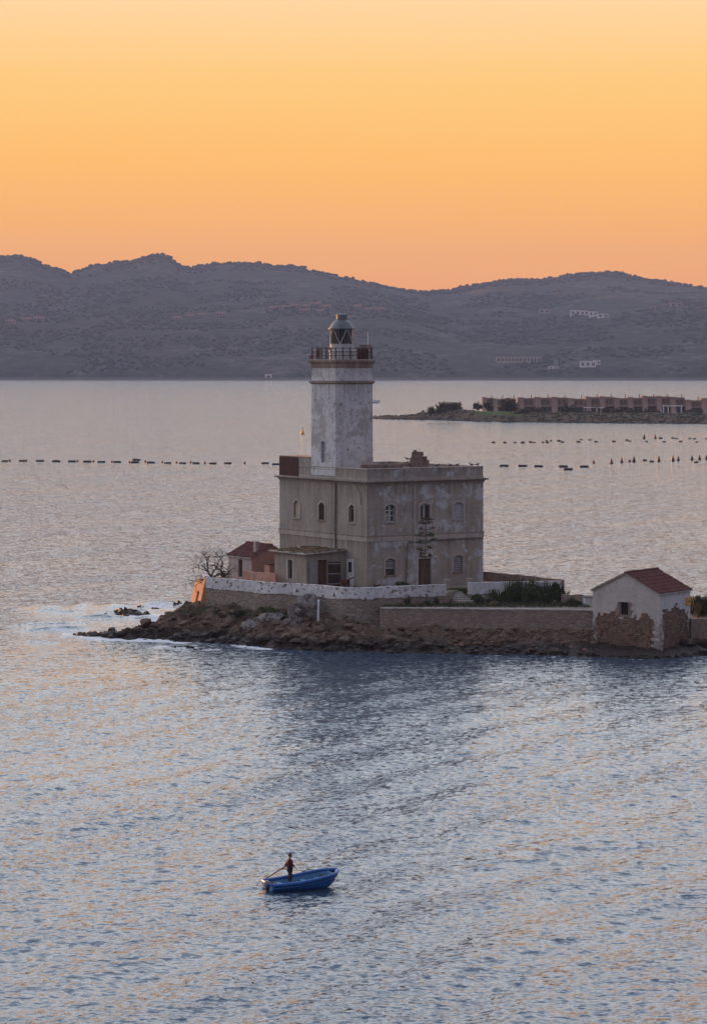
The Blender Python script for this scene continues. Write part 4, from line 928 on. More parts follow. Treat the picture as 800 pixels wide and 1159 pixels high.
# --- tower
TX0, TX1, TY0, TY1 = 0.0, 5.44, 6.75, 12.19; TCX, TCY = 2.72, 9.47
def tsq(prof, name, m, parent=LH, k=2.65):
    mb = MB(); vs = []; fs = []
    for hw, z in prof:
        for sx, sy in ((-1, -1), (1, -1), (1, 1), (-1, 1)): vs.append((TCX + sx * hw, TCY + sy * hw, z))
    for i in range(len(prof) - 1):
        for c in range(4): fs.append((i * 4 + c, i * 4 + (c + 1) % 4, (i + 1) * 4 + (c + 1) % 4, (i + 1) * 4 + c))
    n = len(prof) - 1; fs += [(3, 2, 1, 0), (n * 4, n * 4 + 1, n * 4 + 2, n * 4 + 3)]
    return mb.add(vs, fs).o(name, m, parent)
mb = MB(); hw0, hw1, zt0, zt1 = 2.71, 2.64, HP - 0.2, 26.55
# shaft with a real slit window in the left face
def tpt(face, s, z):
    hw = hw0 + (hw1 - hw0) * (z - zt0) / (zt1 - zt0); s *= hw
    return {'L': (TCX - hw, TCY + s, z), 'F': (TCX + s, TCY - hw, z), 'R': (TCX + hw, TCY + s, z), 'B': (TCX + s, TCY + hw, z)}[face]
hole = [(-0.12, 14.6), (0.18, 14.6), (0.18, 17.05), (0.03, 17.25), (-0.12, 17.05)]
outer = [(-1, zt0), (1, zt0), (1, zt1), (-1, zt1)]
lp = [[Vector((a_, b_, 0)) for a_, b_ in outer], [Vector((a_, b_, 0)) for a_, b_ in hole]]; fl = [p for l in lp for p in l]
mb.add([tpt('L', p.x, p.y) for p in fl], [tuple(reversed(t)) for t in tessellate_polygon(lp)])
mb.add([tpt('L', a_, b_) for a_, b_ in hole] + [(TCX - hw0 + 0.4, tpt('L', a_, b_)[1], b_) for a_, b_ in hole], [(i, (i + 1) % 5, 5 + (i + 1) % 5, 5 + i) for i in range(5)])
for fc in 'FRB': mb.add([tpt(fc, a_, b_) for a_, b_ in outer], [(0, 1, 2, 3)])
mb.o('tower_shaft', M['tower'], LH)
o = MB().b2(TCX - hw0 + 0.25, TCX - hw0 + 0.3, TCY - 0.5, TCY + 0.6, 14.5, 17.3).o('slit_window', M['shutter_blue'], LH)
MB().b2(TCX - hw0 + 0.2, TCX - hw0 + 0.25, TCY + 0.0, TCY + 0.08, 14.6, 17.2).o('glazing_bar', M['wood_dark'], o)
MB().b2(-0.045, 0.4, TY0, TY1, HC + 0.62, HP - 0.25).o('tower_plinth', M['tower'], LH)
tsq([(2.68, 24.1), (2.86, 24.22), (2.86, 24.42), (2.66, 24.5)], 'tower_string_course', M['rust_cornice'])
tsq([(2.655, 26.0), (2.70, 26.3), (2.72, 26.5), (2.86, 26.72), (2.90, 26.78), (2.90, 26.95)], 'tower_cornice', M['rust_cornice'])
MB().b2(TCX - 2.75, TCX + 2.75, TCY - 2.75, TCY + 2.75, 26.953, 27.06).o('gallery_floor', M['concrete'], LH)
# gallery railing: posts and rails on four sides
rail = MB(); zr0 = 27.06
for s in (-1, 1):
    for z in (0.45, 0.9, 1.35):
        rail.b2(TCX - 2.6, TCX + 2.6, TCY + s * 2.6 - 0.025, TCY + s * 2.6 + 0.025, zr0 + z - 0.04, zr0 + z + 0.04)
        rail.b2(TCX + s * 2.6 - 0.023, TCX + s * 2.6 + 0.023, TCY - 2.6, TCY + 2.6, zr0 + z - 0.042, zr0 + z + 0.042)
rail.o('gallery_rail', M['iron'], LH)
pm2 = MB().b2(-0.06, 0.06, -0.06, 0.06, 0, 1.45).mesh('rail_post')
for k in range(6):
    for s in (-1, 1):
        link('rail_post', pm2, M['iron'], LH, (TCX - 2.6 + k * 1.04, TCY + s * 2.6, zr0))
        if 0 < k < 5: link('rail_post', pm2, M['iron'], LH, (TCX + s * 2.6, TCY - 2.6 + k * 1.04, zr0))
# rusty close-barred cage at the right corner of the gallery and gear at the left corner
cg = MB()
for k in range(9):
    cg.b2(TCX + 0.9 + k * 0.2, TCX + 0.94 + k * 0.2, TCY - 2.53, TCY - 2.49, zr0, zr0 + 1.7)
    cg.b2(TCX + 2.49, TCX + 2.53, TCY - 2.5 + k * 0.24, TCY - 2.46 + k * 0.24, zr0, zr0 + 1.7)
cg.b2(TCX + 0.85, TCX + 2.54, TCY - 2.54, TCY - 2.47, zr0 + 1.68, zr0 + 1.76); cg.b2(TCX + 2.47, TCX + 2.545, TCY - 2.5, TCY - 0.5, zr0 + 1.683, zr0 + 1.763)
cg.o('cage', M['iron_red'], LH)
MB().b2(TCX + 1.3, TCX + 2.3, TCY - 2.3, TCY - 1.5, zr0, zr0 + 1.25).o('equipment_box', M['rust'], LH)
g_ = MB().lathe([(0.28, 0), (0.28, 0.9), (0.12, 1.0)], 8, (TCX - 2.2, TCY + 2.0, zr0 + 0.25)); g_.tube([(TCX - 2.2, TCY + 2.0, zr0), (TCX - 2.2, TCY + 2.0, zr0 + 1.6)], 0.05, 5)
g_.o('fog_horn', M['iron'], LH)
MB().rock((TCX - 2.65, TCY + 2.75, zr0 + 0.3), (0.35, 0.3, 0.3), rl, 2).o('gear_lump', M['iron_red'], LH)
MB().tube([(TCX + 2.5, TCY - 1.9, zr0 + 1.3), (TCX + 2.5, TCY - 1.9, zr0 + 3.3)], 0.045, 5).o('whip_aerial', M['white_paint'], LH)
# lantern: drum, glazed room with diagonal bars, dome, cowl, rod
R_ = 1.42
MB().lathe([(R_ + 0.05, 0), (R_ + 0.05, 0.9), (R_ + 0.16, 0.95), (R_ + 0.16, 1.05), (R_, 1.1), (R_, 1.72), (R_ + 0.06, 1.78), (R_ + 0.06, 1.86)], 24, (TCX, TCY, zr0)).o('lantern_drum', M['grey_paint'], LH)
zl = zr0 + 1.86; hl_ = 1.85
gm, t_, b_ = newmat('lantern_glass', 0.03, 0.5); t_.t.links.new(t_.n('ShaderNodeMixShader', {0: 0.08, 1: t_.n('ShaderNodeBsdfTransparent', {'Color': (0.93, 0.9, 0.84, 1)}).outputs[0], 2: t_.n('ShaderNodeBsdfGlossy', {'Roughness': 0.04}).outputs[0]}).outputs[0], gm.node_tree.nodes['Material Output'].inputs[0])
MB().lathe([(R_ - 0.04, 0), (R_ - 0.04, hl_)], 20, (TCX, TCY, zl), cap=False).o('lantern_glass', gm, LH)
nb = 5
for k in range(nb):
    a0 = 2 * math.pi * (k + 0.15) / nb; a1 = 2 * math.pi * (k + 0.5 + 0.15) / nb; a2 = 2 * math.pi * (k + 1.15) / nb
    q = lambda a_, z: (TCX + R_ * math.cos(a_), TCY + R_ * math.sin(a_), zl + z)
    mid = lambda p, r: tuple((Vector(p) + Vector(r)) / 2)
    for p_, r_ in ((q(a0, 0), q(a1, hl_)), (q(a1, hl_), q(a2, 0))):
        mm_ = Vector(mid(p_, r_)); dxy = Vector((mm_.x - TCX, mm_.y - TCY, 0)).normalized() * R_; mm_ = Vector((TCX + dxy.x, TCY + dxy.y, mm_.z))
        MB().tube([p_, mm_, r_], 0.045, 5).o('lantern_bar', M['grey_paint'], LH)
# dark lens and blackout panels on the landward side inside
MB().lathe([(0.55, 0.1), (0.62, 0.6), (0.62, 1.25), (0.5, 1.7)], 14, (TCX, TCY, zl)).o('lens', M['black'], LH)
pn = MB()
for k in range(8):
    a_ = math.radians(-90) + A * -1 + math.radians(-56 + 112 * k / 7)
    pn.tube([(TCX + 1.2 * math.cos(a_), TCY + 1.2 * math.sin(a_), zl + 0.02), (TCX + 1.2 * math.cos(a_), TCY + 1.2 * math.sin(a_), zl + hl_ - 0.02)], 0.23, 6)
pn.o('blackout_screen', M['black'], LH)
zd = zl + hl_
MB().lathe([(R_ + 0.2, -0.06), (R_ + 0.2, 0.06), (R_ + 0.08, 0.1), (R_ * 0.93, 0.42), (R_ * 0.75, 0.78), (R_ * 0.5, 1.04), (R_ * 0.42, 1.1)], 28, (TCX, TCY, zd)).o('lantern_dome', M['dome'], LH, smooth=False)
MB().lathe([(0.60, 1.05), (0.60, 1.1), (0.66, 1.12), (0.66, 1.62), (0.70, 1.64), (0.70, 1.72), (0.3, 1.8)], 18, (TCX, TCY, zd)).o('dome_cowl', M['dome'], LH)
MB().tube([(TCX, TCY, zd + 1.75), (TCX, TCY, zd + 3.0)], 0.035, 5).o('lightning_rod', M['red_paint'], LH)

# ------------------------------------------------------------------ small house with red roof, left of the lighthouse
sh = empty('cottage', P(285, 655, 325.0), A, 'small pink gabled cottage with red tiled roof and chimney left of the lighthouse', 'cottage'); sh.location.z = ZT
CW, CL, CE, CR = 5.6, 5.6, 2.75, 4.1
mb = MB()
facade(mb, (0, 0, 0), (0, 1, 0), (1, 0, 0), [(0, -0.4), (CL, -0.4), (CL, CE), (0, CE)], [[(2.2, 0.2), (3.2, 0.2), (3.2, 2.35), (2.2, 2.35)]], 0.25)
facade(mb, (0, CL, 0), (1, 0, 0), (0, -1, 0), [(0, -0.4), (CW, -0.4), (CW, CE), (CW / 2, CR), (0, CE)], [])
facade(mb, (CW, 0, 0), (0, 1, 0), (-1, 0, 0), [(0, -0.4), (CL, -0.4), (CL, CE), (0, CE)], [])
mb.o('side_wall', M['mauve'], sh)
mb = MB(); facade(mb, (0, 0, 0), (1, 0, 0), (0, 1, 0), [(0, -0.4), (CW, -0.4), (CW, CE), (CW / 2, CR), (0, CE)], []); mb.o('gable_wall', M['pink'], sh)
MB().b2(0.22, 0.28, 2.2, 3.2, 0.2, 2.35).o('door', M['wood_dark'], sh)
def tiled_roof(parent, width, length, eave, ridge, m, over=0.25, y0=0.0, step=0.24, thick=0.1):
    """two pitches; corrugated courses of half-round tiles running down each pitch; ridge along local y"""
    for s in (-1, 1):
        mb = MB(); half = width / 2 + over; ez = eave - over * (ridge - eave) / (width / 2); n = int((length + 2 * over) / step); vs = []; fs = []
        rows = 7; cols = n * 4 + 1; rl_ = random.Random(int(width * 10) + s)
        for r in range(rows * 2):
            t = (r // 2 + (0.0 if r % 2 == 0 else 0.99)) / rows
            for c in range(cols):
                y = y0 - over + (length + 2 * over) * c / (cols - 1); hh = 0.075 * abs(math.sin(math.pi * c / 4)) + (0.05 if r % 2 else 0.0) + rl_.uniform(-0.012, 0.012)
                vs.append((width / 2 + s * half * t, y, ridge + 0.07 + (ez - ridge) * t + hh))
        for r in range(rows * 2 - 1):
            for c in range(cols - 1): fs.append((r * cols + c, r * cols + c + 1, (r + 1) * cols + c + 1, (r + 1) * cols + c))
        mb.add(vs, fs); mb.o('roof_tiles', m, parent, kind='stuff')
    x0, x1 = -over, width + over; ez = eave - over * (ridge - eave) / (width / 2)
    MB().prism([(x0, ez - 0.06), (width / 2, ridge - 0.05), (x1, ez - 0.06), (x1, ez + 0.03), (width / 2, ridge + 0.06), (x0, ez + 0.03)], y0 - over + 0.03, y0 + length + over - 0.03, 'y').o('roof_deck', M['concrete'], parent)
    cap = MB(); k = int((length + 2 * over) / 0.42)
    for i in range(k):
        y = y0 - over + (length + 2 * over) * i / k; cap.tube([(width / 2, y, ridge + 0.15), (width / 2, y + 0.46, ridge + 0.13)], [0.13, 0.115], 8)
    cap.o('ridge_tiles', m, parent, kind='stuff')
tiled_roof(sh, CW, CL, CE, CR, M['tile_dark'])
MB().box((1.3, 1.0, 3.9), (0.55, 0.55, 1.5)).o('chimney', M['mauve'], sh); 
o = path_wall(dens([Vector((P(276, 655, 322).x, 321)), Vector((P(312, 655, 317).x, 316.5))], 0.5), 5.3, 6.95, 0.35, 0, 0.08, 15).o('garden_wall', M['pink']); tag(o, 'low crumbling pink wall in front of the cottage', 'wall')
c = P(305, 645, 322.5); bx_ = empty('lean_to', (c.x, 322.5, ZT), A, 'small pink lean-to with flat dark roof against the cottage gable', 'shed')
MB().b2(0, 1.6, 0, 1.2, 0, 2.05).o('wall', M['pink'], bx_); MB().b2(-0.1, 1.7, -0.1, 1.22, 2.05, 2.15).o('roof', M['tile_dark'], bx_)

# ------------------------------------------------------------------ stone house at the water, right
B_ = math.radians(54); hc = P(745.5, 742, 291.2)
SH = empty('stone_house', (hc.x, 291.2, 0.0), B_, 'stone boathouse at the water with half bare masonry, white upper plaster and red tiled roof', 'house')
# local: -x runs along the gable front (to the left), +y ... build gable on the face looking left-front
GW, GL = 8.55, 7.0      # gable width (along local y, going back-left), length along local x (going back-right)
zE, zA = 6.72, 8.75
mb = MB()
gap = [(0, 3.9), (GW, 3.9), (GW, zE), (GW / 2, zA), (0, zE)]
hole = [(3.95, 4.1), (5.05, 4.1), (5.05, 5.55), (3.95, 5.55)]
SHw = [(0, -0.6), (GW, -0.6), (GW, zE), (GW / 2, zA), (0, zE)]
facade(mb, (0, 0, 0), (0, 1, 0), (1, 0, 0), SHw, [hole], 0.4)
facade(mb, (GL, 0, 0), (0, 1, 0), (-1, 0, 0), SHw, [], 0.4)
facade(mb, (0, GW, 0), (1, 0, 0), (0, -1, 0), [(0, -0.6), (GL, -0.6), (GL, zE), (0, zE)], [])
mb.o('gable_wall', M['house_plaster'], SH)
mb = MB(); facade(mb, (0, 0, 0), (1, 0, 0), (0, 1, 0), [(0, -0.6), (GL, -0.6), (GL, zE), (0, zE)], []); mb.o('side_wall', M['house_white'], SH)
MB().b2(0.35, 0.4, 3.9, 5.1, 4.05, 5.6).o('opening_shade_panel', M['dark'], SH)  # dark panel painted as the shade behind the window hole
wb = MB(); rl = random.Random(31)
for z in np.arange(4.05, 5.45, 0.17):
    for y, k in ((3.92, -1), (5.08, 1)):
        l = rl.uniform(0.15, 0.4) * (2.0 if z < 4.7 else 1.0); wb.b2(-0.06 - rl.uniform(0, .03), 0.1, min(y, y + k * l), max(y, y + k * l), z + 0.01, z + 0.155)
wb.b2(-0.05, 0.1, 3.8, 5.2, 3.92, 4.09)
wb.o('window_bricks', M['brick'], SH, kind='stuff')
# exposed rubble masonry: irregular stones proud of the wall, ragged upper edge
def exposed(face, L, top, seed, x0=0.0):
    rl = random.Random(seed); mb = MB(); mq = MB(); z = 0.1
    while z < 5.6:
        h = rl.uniform(0.2, 0.34); s = x0
        while s < L:
            l = rl.uniform(0.26, 0.62); lim = top(s) + rl.uniform(-0.25, 0.25)
            ed_ = (s < 0.55 or s > L - 0.75)
            if z + h < lim or (ed_ and z < 3.0):
                d_ = rl.uniform(0.025, 0.07); g = 0.02
                a_, b2_ = s + g, min(s + l, L) - g
                if b2_ - a_ > 0.08:
                    tgt = mq if ed_ else mb; jz = [rl.uniform(-.03, .03) for _ in range(4)]
                    if face == 'G': vs = [(-d_ * rl.uniform(.6, 1), a_, z + jz[0]), (-d_ * rl.uniform(.6, 1), b2_, z + jz[1]), (-d_ * rl.uniform(.6, 1), b2_, z + h - g + jz[2]), (-d_ * rl.uniform(.6, 1), a_, z + h - g + jz[3]), (.05, a_ - g, z), (.05, b2_ + g, z), (.05, b2_ + g, z + h), (.05, a_ - g, z + h)]
                    else: vs = [(a_, -d_ * rl.uniform(.6, 1), z + jz[0]), (b2_, -d_ * rl.uniform(.6, 1), z + jz[1]), (b2_, -d_ * rl.uniform(.6, 1), z + h - g + jz[2]), (a_, -d_ * rl.uniform(.6, 1), z + h - g + jz[3]), (a_ - g, .05, z), (b2_ + g, .05, z), (b2_ + g, .05, z + h), (a_ - g, .05, z + h)]
                    fs = [(0, 1, 2, 3), (0, 4, 5, 1), (1, 5, 6, 2), (2, 6, 7, 3), (3, 7, 4, 0)]
                    tgt.add(vs, [tuple(reversed(f)) for f in fs] if face == 'G' else fs)
            s += l
        z += h
    mb.o('masonry', M['masonry'], SH, kind='stuff'); mq.o('quoins', M['quoin'], SH, kind='stuff')
exposed('G', GW, lambda s: 4.45 + 0.45 * math.sin(s * 1.3 + 1) - 1.4 * math.exp(-((s - 4.6) / 0.45) ** 2) - 1.6 * math.exp(-(s / 0.7) ** 2), 3)
exposed('S', GL, lambda s: 5.05 + 0.25 * math.sin(s * 2.1) - 2.4 * sstep(GL - 1.6, GL - 0.6, s) - 1.6 * math.exp(-(s / 0.5) ** 2), 5)
hr = empty('roof_frame', (0, 0, 0)); bpy.data.objects.remove(hr)
# roof ridge runs along local x here, so the tiled_roof helper gets its own turned parent part
rp = bpy.data.objects.new('roof', MB().b2(0.2, GW - 0.2, 0.2, GL - 0.2, zE - 0.4, zE - 0.2).mesh('roof')); COL.objects.link(rp); rp.data.materials.append(M['concrete']); rp.parent = SH; rp.rotation_euler = (0, 0, math.pi / 2); rp.location = (GL, 0, 0)
tiled_roof(rp, GW, GL, zE, zA, M['tile'], 0.22)
# yellow notice on the far end of the side wall
sg = MB().b2(GL - 1.1, GL + 0.02, -0.09, -0.03, 4.95, 5.85).o('notice_board', M['yellow_sign'], SH)
MB().b2(GL - 0.95, GL - 0.12, -0.105, -0.09, 5.35, 5.45).o('notice_band', M['wood'], sg)
# right of the house: wall, hedge
o = path_wall(dens([Vector((37.8, 296.3)), Vector((60, 297))], 0.6), 0.6, 3.45, 0.6, 0, 0.05, 18, batter=0.2).o('shore_wall', M['low_wall']); tag(o, 'low grey shore wall right of the stone house', 'wall')
MB().prism([(36, 297), (60, 297.4), (60, 325), (36, 325)], 0.5, 3.3, 'z').o('right_terrace', M['terrace'], kind='structure')
o = path_wall(dens([Vector((38.2, 303)), Vector((60, 302))], 0.7), 3.2, 5.35, 0.5, 0, 0.05, 19).o('back_wall', M['concrete']); o.rotation_euler = (0, 0, 0); tag(o, 'dark boundary wall behind the plants right of the stone house', 'wall')

# ------------------------------------------------------------------ plants
PR = random.Random(77)
def blades(n, ln, spread, wd, droop=0.3, up=0.6):
    mb = MB()
    for _ in range(n):
        a_ = PR.uniform(0, 6.28); l = ln * PR.uniform(0.6, 1.1); t = PR.uniform(0.1, 1.0) * spread
        d = Vector((math.cos(a_) * t, math.sin(a_) * t, up + PR.uniform(0, 0.5))).normalized(); sd_ = d.cross(Vector((0, 0, 1))).normalized() * wd / 2
        b0 = Vector((PR.uniform(-.1, .1), PR.uniform(-.1, .1), 0)); p1 = b0 + d * l * 0.55; p2 = b0 + d * l + Vector((0, 0, -droop * l * t))
        mb.add([b0 - sd_ * .7, b0 + sd_ * .7, p1 + sd_, p2, p1 - sd_], [(0, 1, 2, 4), (4, 2, 3)])
    return mb
def agave(px, py, d, r, label, m=M['agave'], n=26, z=None):
    c = P(px, py, d); t = empty('agave', (c.x, d, ZL if z is None else z), PR.uniform(0, 6), label, 'agave')
    blades(n, r, 0.9, r * 0.16, 0.25, 0.55).o('leaf_rosette', m, t); MB().lathe([(r * .12, -0.1), (r * .1, r * .2), (0.02, r * .35)], 6).o('core', m, t)
agave(440, 688, 303.5, 1.0, 'small agave at the left end of the ledge behind the low wall')
agave(450, 686, 305, 1.7, 'tall spiky agave in the middle of the clump left of the flower stalk')
agave(461, 688, 304, 1.5, 'broad agave between the tall agave and the flower stalk')
agave(484, 688, 303.5, 1.2, 'low agave right of the foot of the flower stalk')
agave(494, 687, 305, 1.2, 'low agave furthest right before the steps')
agave(556, 689, 303, 0.9, 'pale yellowish spiky plant right of the steps', M['dry_grass'], 20)
# tall agave flower stalk
fsk = empty('agave_flower_stalk', P(474, 690, 305.5), 0, 'tall leaning agave flower stalk with tiered side branches before the lighthouse door', 'plant'); fsk.location.z = ZL
base = Vector(fsk.location); top = P(482.5, 588, 305.5) - base; b1 = P(477, 668, 305.5) - base; b2 = P(480.5, 630, 305.5) - base
pts = smooth_path([Vector((0, 0, -0.1)), b1, b2, top], 6); MB().tube(pts, [0.11 - 0.08 * i / (len(pts) - 1) for i in range(len(pts))], 7).o('stem', M['stalk'], fsk)
for i in range(13):
    t = i / 12; z = (P(480, 633, 305.5) - base).z * (1 - t) + top.z * t; ctr = min(pts, key=lambda p: abs(p.z - z)); ln0 = (1.0 if 0.25 < t < 0.8 else 0.8) * (1.0 if t < .8 else 0.6)
    for s in (-1, 1):
        if PR.random() < 0.16: continue
        ln = ln0 * PR.uniform(0.5, 1.1)
        a_ = (0 if s > 0 else math.pi) + PR.uniform(-0.7, 0.7); e = ctr + Vector((math.cos(a_) * ln, math.sin(a_) * ln, 0.15 + PR.uniform(-.2, .25)))
        br = MB().tube([ctr, (ctr + e) / 2 + Vector((0, 0, -0.06)), e], [0.035, 0.03, 0.02], 4).o('side_branch', M['stalk'], fsk)
        fl_ = MB()
        for _ in range(24):
            fl_.leaf(e + Vector((PR.gauss(0, .15), PR.gauss(0, .12), PR.gauss(0.03, .05))), Vector((PR.gauss(0, 1), PR.gauss(0, 1), PR.gauss(0.5, .5))), Vector((PR.gauss(0, 1), 0, 1)), 0.25, 0.15)
        fl_.o('flower_cluster', M['lush'] if 0.2 < t < 0.75 else M['stalk'], br)
def shrub(px, py, d, wpx, hpx, label, z=None, m=M['scrub'], n=420, lf=0.28, name='shrub', spiky=True):
    c = P(px, py, d); s = d / F; rx, h = wpx * s / 2, hpx * s; t = empty(name, (c.x, d, c.z if z is None else z), 0, label, 'shrub'); mb = MB(); tw = MB()
    cl = [(PR.uniform(-.8, .8) * rx, PR.uniform(-.4, .4) * rx, h * PR.uniform(0.2, 0.75), PR.uniform(0.2, 0.4)) for _ in range(8)]
    for q in cl: tw.tube([(q[0] * 0.2, q[1] * 0.2, -0.1), (q[0] * .7, q[1] * .7, q[2] * .6), (q[0], q[1], q[2])], [0.04, 0.03, 0.015], 4)
    for _ in range(n):
        q = PR.choice(cl); dv = Vector((PR.gauss(0, 1), PR.gauss(0, 1), PR.gauss(0, 1))).normalized() * PR.random() ** 0.45
        p = Vector((q[0] + dv.x * q[3] * rx, q[1] + dv.y * q[3] * rx * .8, max(0.02, q[2] + dv.z * q[3] * h)))
        up_ = Vector((PR.gauss(0, .6), PR.gauss(0, .6), abs(PR.gauss(0.9, .5)))) if spiky else Vector((PR.gauss(0, 1), PR.gauss(0, 1), PR.gauss(0, 1)))
        mb.leaf(p, up_, Vector((PR.gauss(0, 1), PR.gauss(0, 1), .3)), lf * PR.uniform(.7, 1.5), lf * .35)
    if spiky and hpx > 11:
        for _ in range(150):
            b0 = Vector((PR.uniform(-1, 1) * rx, PR.uniform(-.5, .5) * rx, h * PR.uniform(0, .5))); mb.leaf(b0, Vector((PR.gauss(0, .25), PR.gauss(0, .25), 1)), Vector((PR.gauss(0, 1), PR.gauss(0, 1), .1)), h * PR.uniform(.35, .75), .13)
    mb.o('foliage', m, t); tw.o('twigs', M['twig'], t)
for i, (px, w_, h_, d) in enumerate([(552, 26, 12, 306), (571, 26, 18, 307), (590, 26, 27, 308), (606, 24, 22, 306), (619, 24, 24, 308), (630, 20, 20, 307)]):
    lbs = ['low dark shrub nearest the stone steps under the white yard wall', 'rounded dark shrub second from the steps under the yard wall', 'tallest dark shrub reaching up the white yard wall', 'dense shrub just right of the tallest one under the yard wall', 'spiky tall shrub second from the right end of the yard wall', 'dark shrub at the right end of the white yard wall']
    shrub(px, 690, d, w_ * 1.35, h_ * (1.0 if i in (2, 4) else 0.78), lbs[i], ZL, n=800, lf=0.30)
shrub(455, 663, 313, 16, 6, 'low dark bush at the foot of the lighthouse wall by the cable', ZT, n=260)
shrub(425, 664, 310, 11, 5, 'small straggly bush at the front corner of the lighthouse', ZT, n=120)
shrub(648, 690, 303.5, 18, 8, 'low weeds before the short dark wall', ZL, n=220)
shrub(304, 692, 305.2, 32, 10, 'green bush on the rocks above the broad pale boulder', 2.9, M['grass'], 500)
shrub(272, 692, 307, 30, 7, 'low olive scrub at the foot of the bastion wall', 2.7, n=420)
shrub(252, 692, 310, 22, 5, 'low olive scrub at the left foot of the bastion wall', 2.6, n=260)
shrub(393, 707, 302, 14, 6, 'small weed tuft where bastion and low wall meet', 2.5, n=150)
for px, w_, h_, d, lb in [(790, 20, 24, 300.5, 'dark hedge plants against the right wall of the stone house'), (806, 24, 20, 300.5, 'dark hedge plants at the right picture edge')]: shrub(px, 709, d, w_, h_, lb, 3.3, n=560)
blades(220, 1.9, 0.5, 0.05, 0.2, 1.0).o('reed_tuft', M['dry_grass'], None, (P(789, 709, 299.5).x, 299.5, 3.3), label='thin yellowish reeds right of the stone house', category='reeds')
c = P(517, 673, 311.5); mb = MB()
for _ in range(900):
    b0 = Vector((PR.uniform(-1.15, 1.15), PR.uniform(-1.2, 0.6), 0)); b0.z = 0.0; d = Vector((PR.gauss(0, .3), PR.gauss(0, .3), 1)).normalized(); sd_ = Vector((0.04, 0, 0)); l = PR.uniform(.25, .6)
    mb.add([b0 - sd_, b0 + sd_, b0 + d * l], [(0, 1, 2)])
mb.o('grass_tuft', M['grass'], None, (c.x, 311.5, 5.2), label='bright green grass growing in the gap above the stone steps', category='grass')
mb = MB()
for _ in range(2600):                                    # rough grass on the terraces and slope tops
    px = PR.uniform(432, 668); d = PR.uniform(301.5, 306); x_ = (px - 400) / F * d; b0 = Vector((x_, d, ZL)); l = PR.uniform(.15, .5); dv = Vector((PR.gauss(0, .4), PR.gauss(0, .4), 1)).normalized()
    mb.add([b0 - Vector((.035, 0, 0)), b0 + Vector((.035, 0, 0)), b0 + dv * l], [(0, 1, 2)])
mb.o('terrace_grass', M['scrub'], kind='stuff')
# bare tree by the cottage
def bare_tree(loc, h, seed, label):
    rl = random.Random(seed); t = empty('bare_tree', loc, 0, label, 'tree'); tr = MB(); tw = MB()
    def grow(p, d, l, r, lev):
        pts = [p]; q = p.copy(); dd = d.copy()
        for k in range(3):
            dd = (dd + Vector((rl.gauss(0, .30), rl.gauss(0, .28), rl.gauss(-0.02, .22)))).normalized(); q = q + dd * l / 3; pts.append(q.copy())
        (tr if lev < 2 else tw).tube(pts, [r, r * .85, r * .72, r * .58], 5 if lev < 2 else 4)
        if lev < 5:
            for _ in range(rl.choice((2, 3, 3)) if lev < 4 else 3):
                nd = (dd + Vector((rl.gauss(0, .75), rl.gauss(0, .75), rl.gauss(0.0, .55)))).normalized(); k = rl.choice((2, 3, 3)); grow(pts[k], nd, l * rl.uniform(.6, .85), r * .55, lev + 1)
    for k in range(5):
        a_ = math.pi * (0.10 + 0.84 * k / 4) ; grow(Vector((0.35 * k - 0.5, 0, 0)), Vector((math.cos(a_) * 1.25, rl.gauss(0, .3), .7)).normalized(), h * 0.40, 0.13, 0)
    tr.o('trunk', M['twig'], t); tw.o('crown', M['twig'], t)
bare_tree((P(238, 655, 322).x, 322, ZT), 4.7, 4, 'leafless tangled tree by the left end of the bastion wall beside the cottage')
bare_tree((P(252, 655, 324).x, 324, ZT), 3.8, 9, 'smaller leafless tree close to the cottage door')

# junk beside the annexe
c = P(396, 663, 309.5); jk = empty('scrap_heap', (c.x, 309.5, ZT), 0.2, 'rusty scrap heap with a tilted old frame beside the small white door', 'scrap')
MB().tube([(-1.0, 0, 0), (-0.4, 0, 1.3), (0.5, 0, 1.55)], 0.1, 5).o('frame', M['iron_red'], jk); MB().tube([(-0.4, .4, 0), (-0.1, .3, 1.3), (0.4, 0, 1.5)], 0.09, 5).o('frame', M['iron'], jk)
mb = MB()
for _ in range(12): mb.rock((PR.uniform(-.9, 1.1), PR.uniform(-.4, .5), PR.uniform(.1, .5)), (.4, .3, .25), PR, 1)
mb.o('scrap', M['iron'], jk); o = MB().box((-0.5, 0.1, 0.75), (1.1, 0.08, 1.0), 0.3).o('board', M['rust'], jk)

# ------------------------------------------------------------------ gulls on the parapet
def gull_mesh():
    me = bpy.data.meshes.new('gull'); mb = MB()
    # one continuous body: tail, body, breast, neck, head, bill along x
    pr = [(-0.42, 0.02, 0.20), (-0.30, 0.05, 0.215), (-0.15, 0.105, 0.235), (0.0, 0.13, 0.25), (0.12, 0.12, 0.28), (0.19, 0.08, 0.34), (0.23, 0.065, 0.40), (0.29, 0.06, 0.43), (0.34, 0.03, 0.425), (0.42, 0.008, 0.41)]
    n = 8; vs = []; fs = []
    for x, r, z in pr:
        for k in range(n): a_ = 2 * math.pi * k / n; vs.append((x, r * 0.8 * math.cos(a_), z + r * math.sin(a_)))
    for i in range(len(pr) - 1):
        for k in range(n): fs.append((i * n + k, i * n + (k + 1) % n, (i + 1) * n + (k + 1) % n, (i + 1) * n + k))
    fs += [tuple(reversed(range(n))), tuple((len(pr) - 1) * n + k for k in range(n))]
    return mb.add(vs, fs)
GB = gull_mesh().mesh('body', True); GWm = MB()
for s in (-1, 1): GWm.add([(0.12, s * 0.11, 0.30), (-0.1, s * 0.125, 0.33), (-0.52, s * 0.05, 0.24), (-0.3, s * 0.12, 0.2), (0.05, s * 0.125, 0.22)], [(0, 1, 2, 3, 4)])
GWm = GWm.mesh('wings'); GLm = MB()
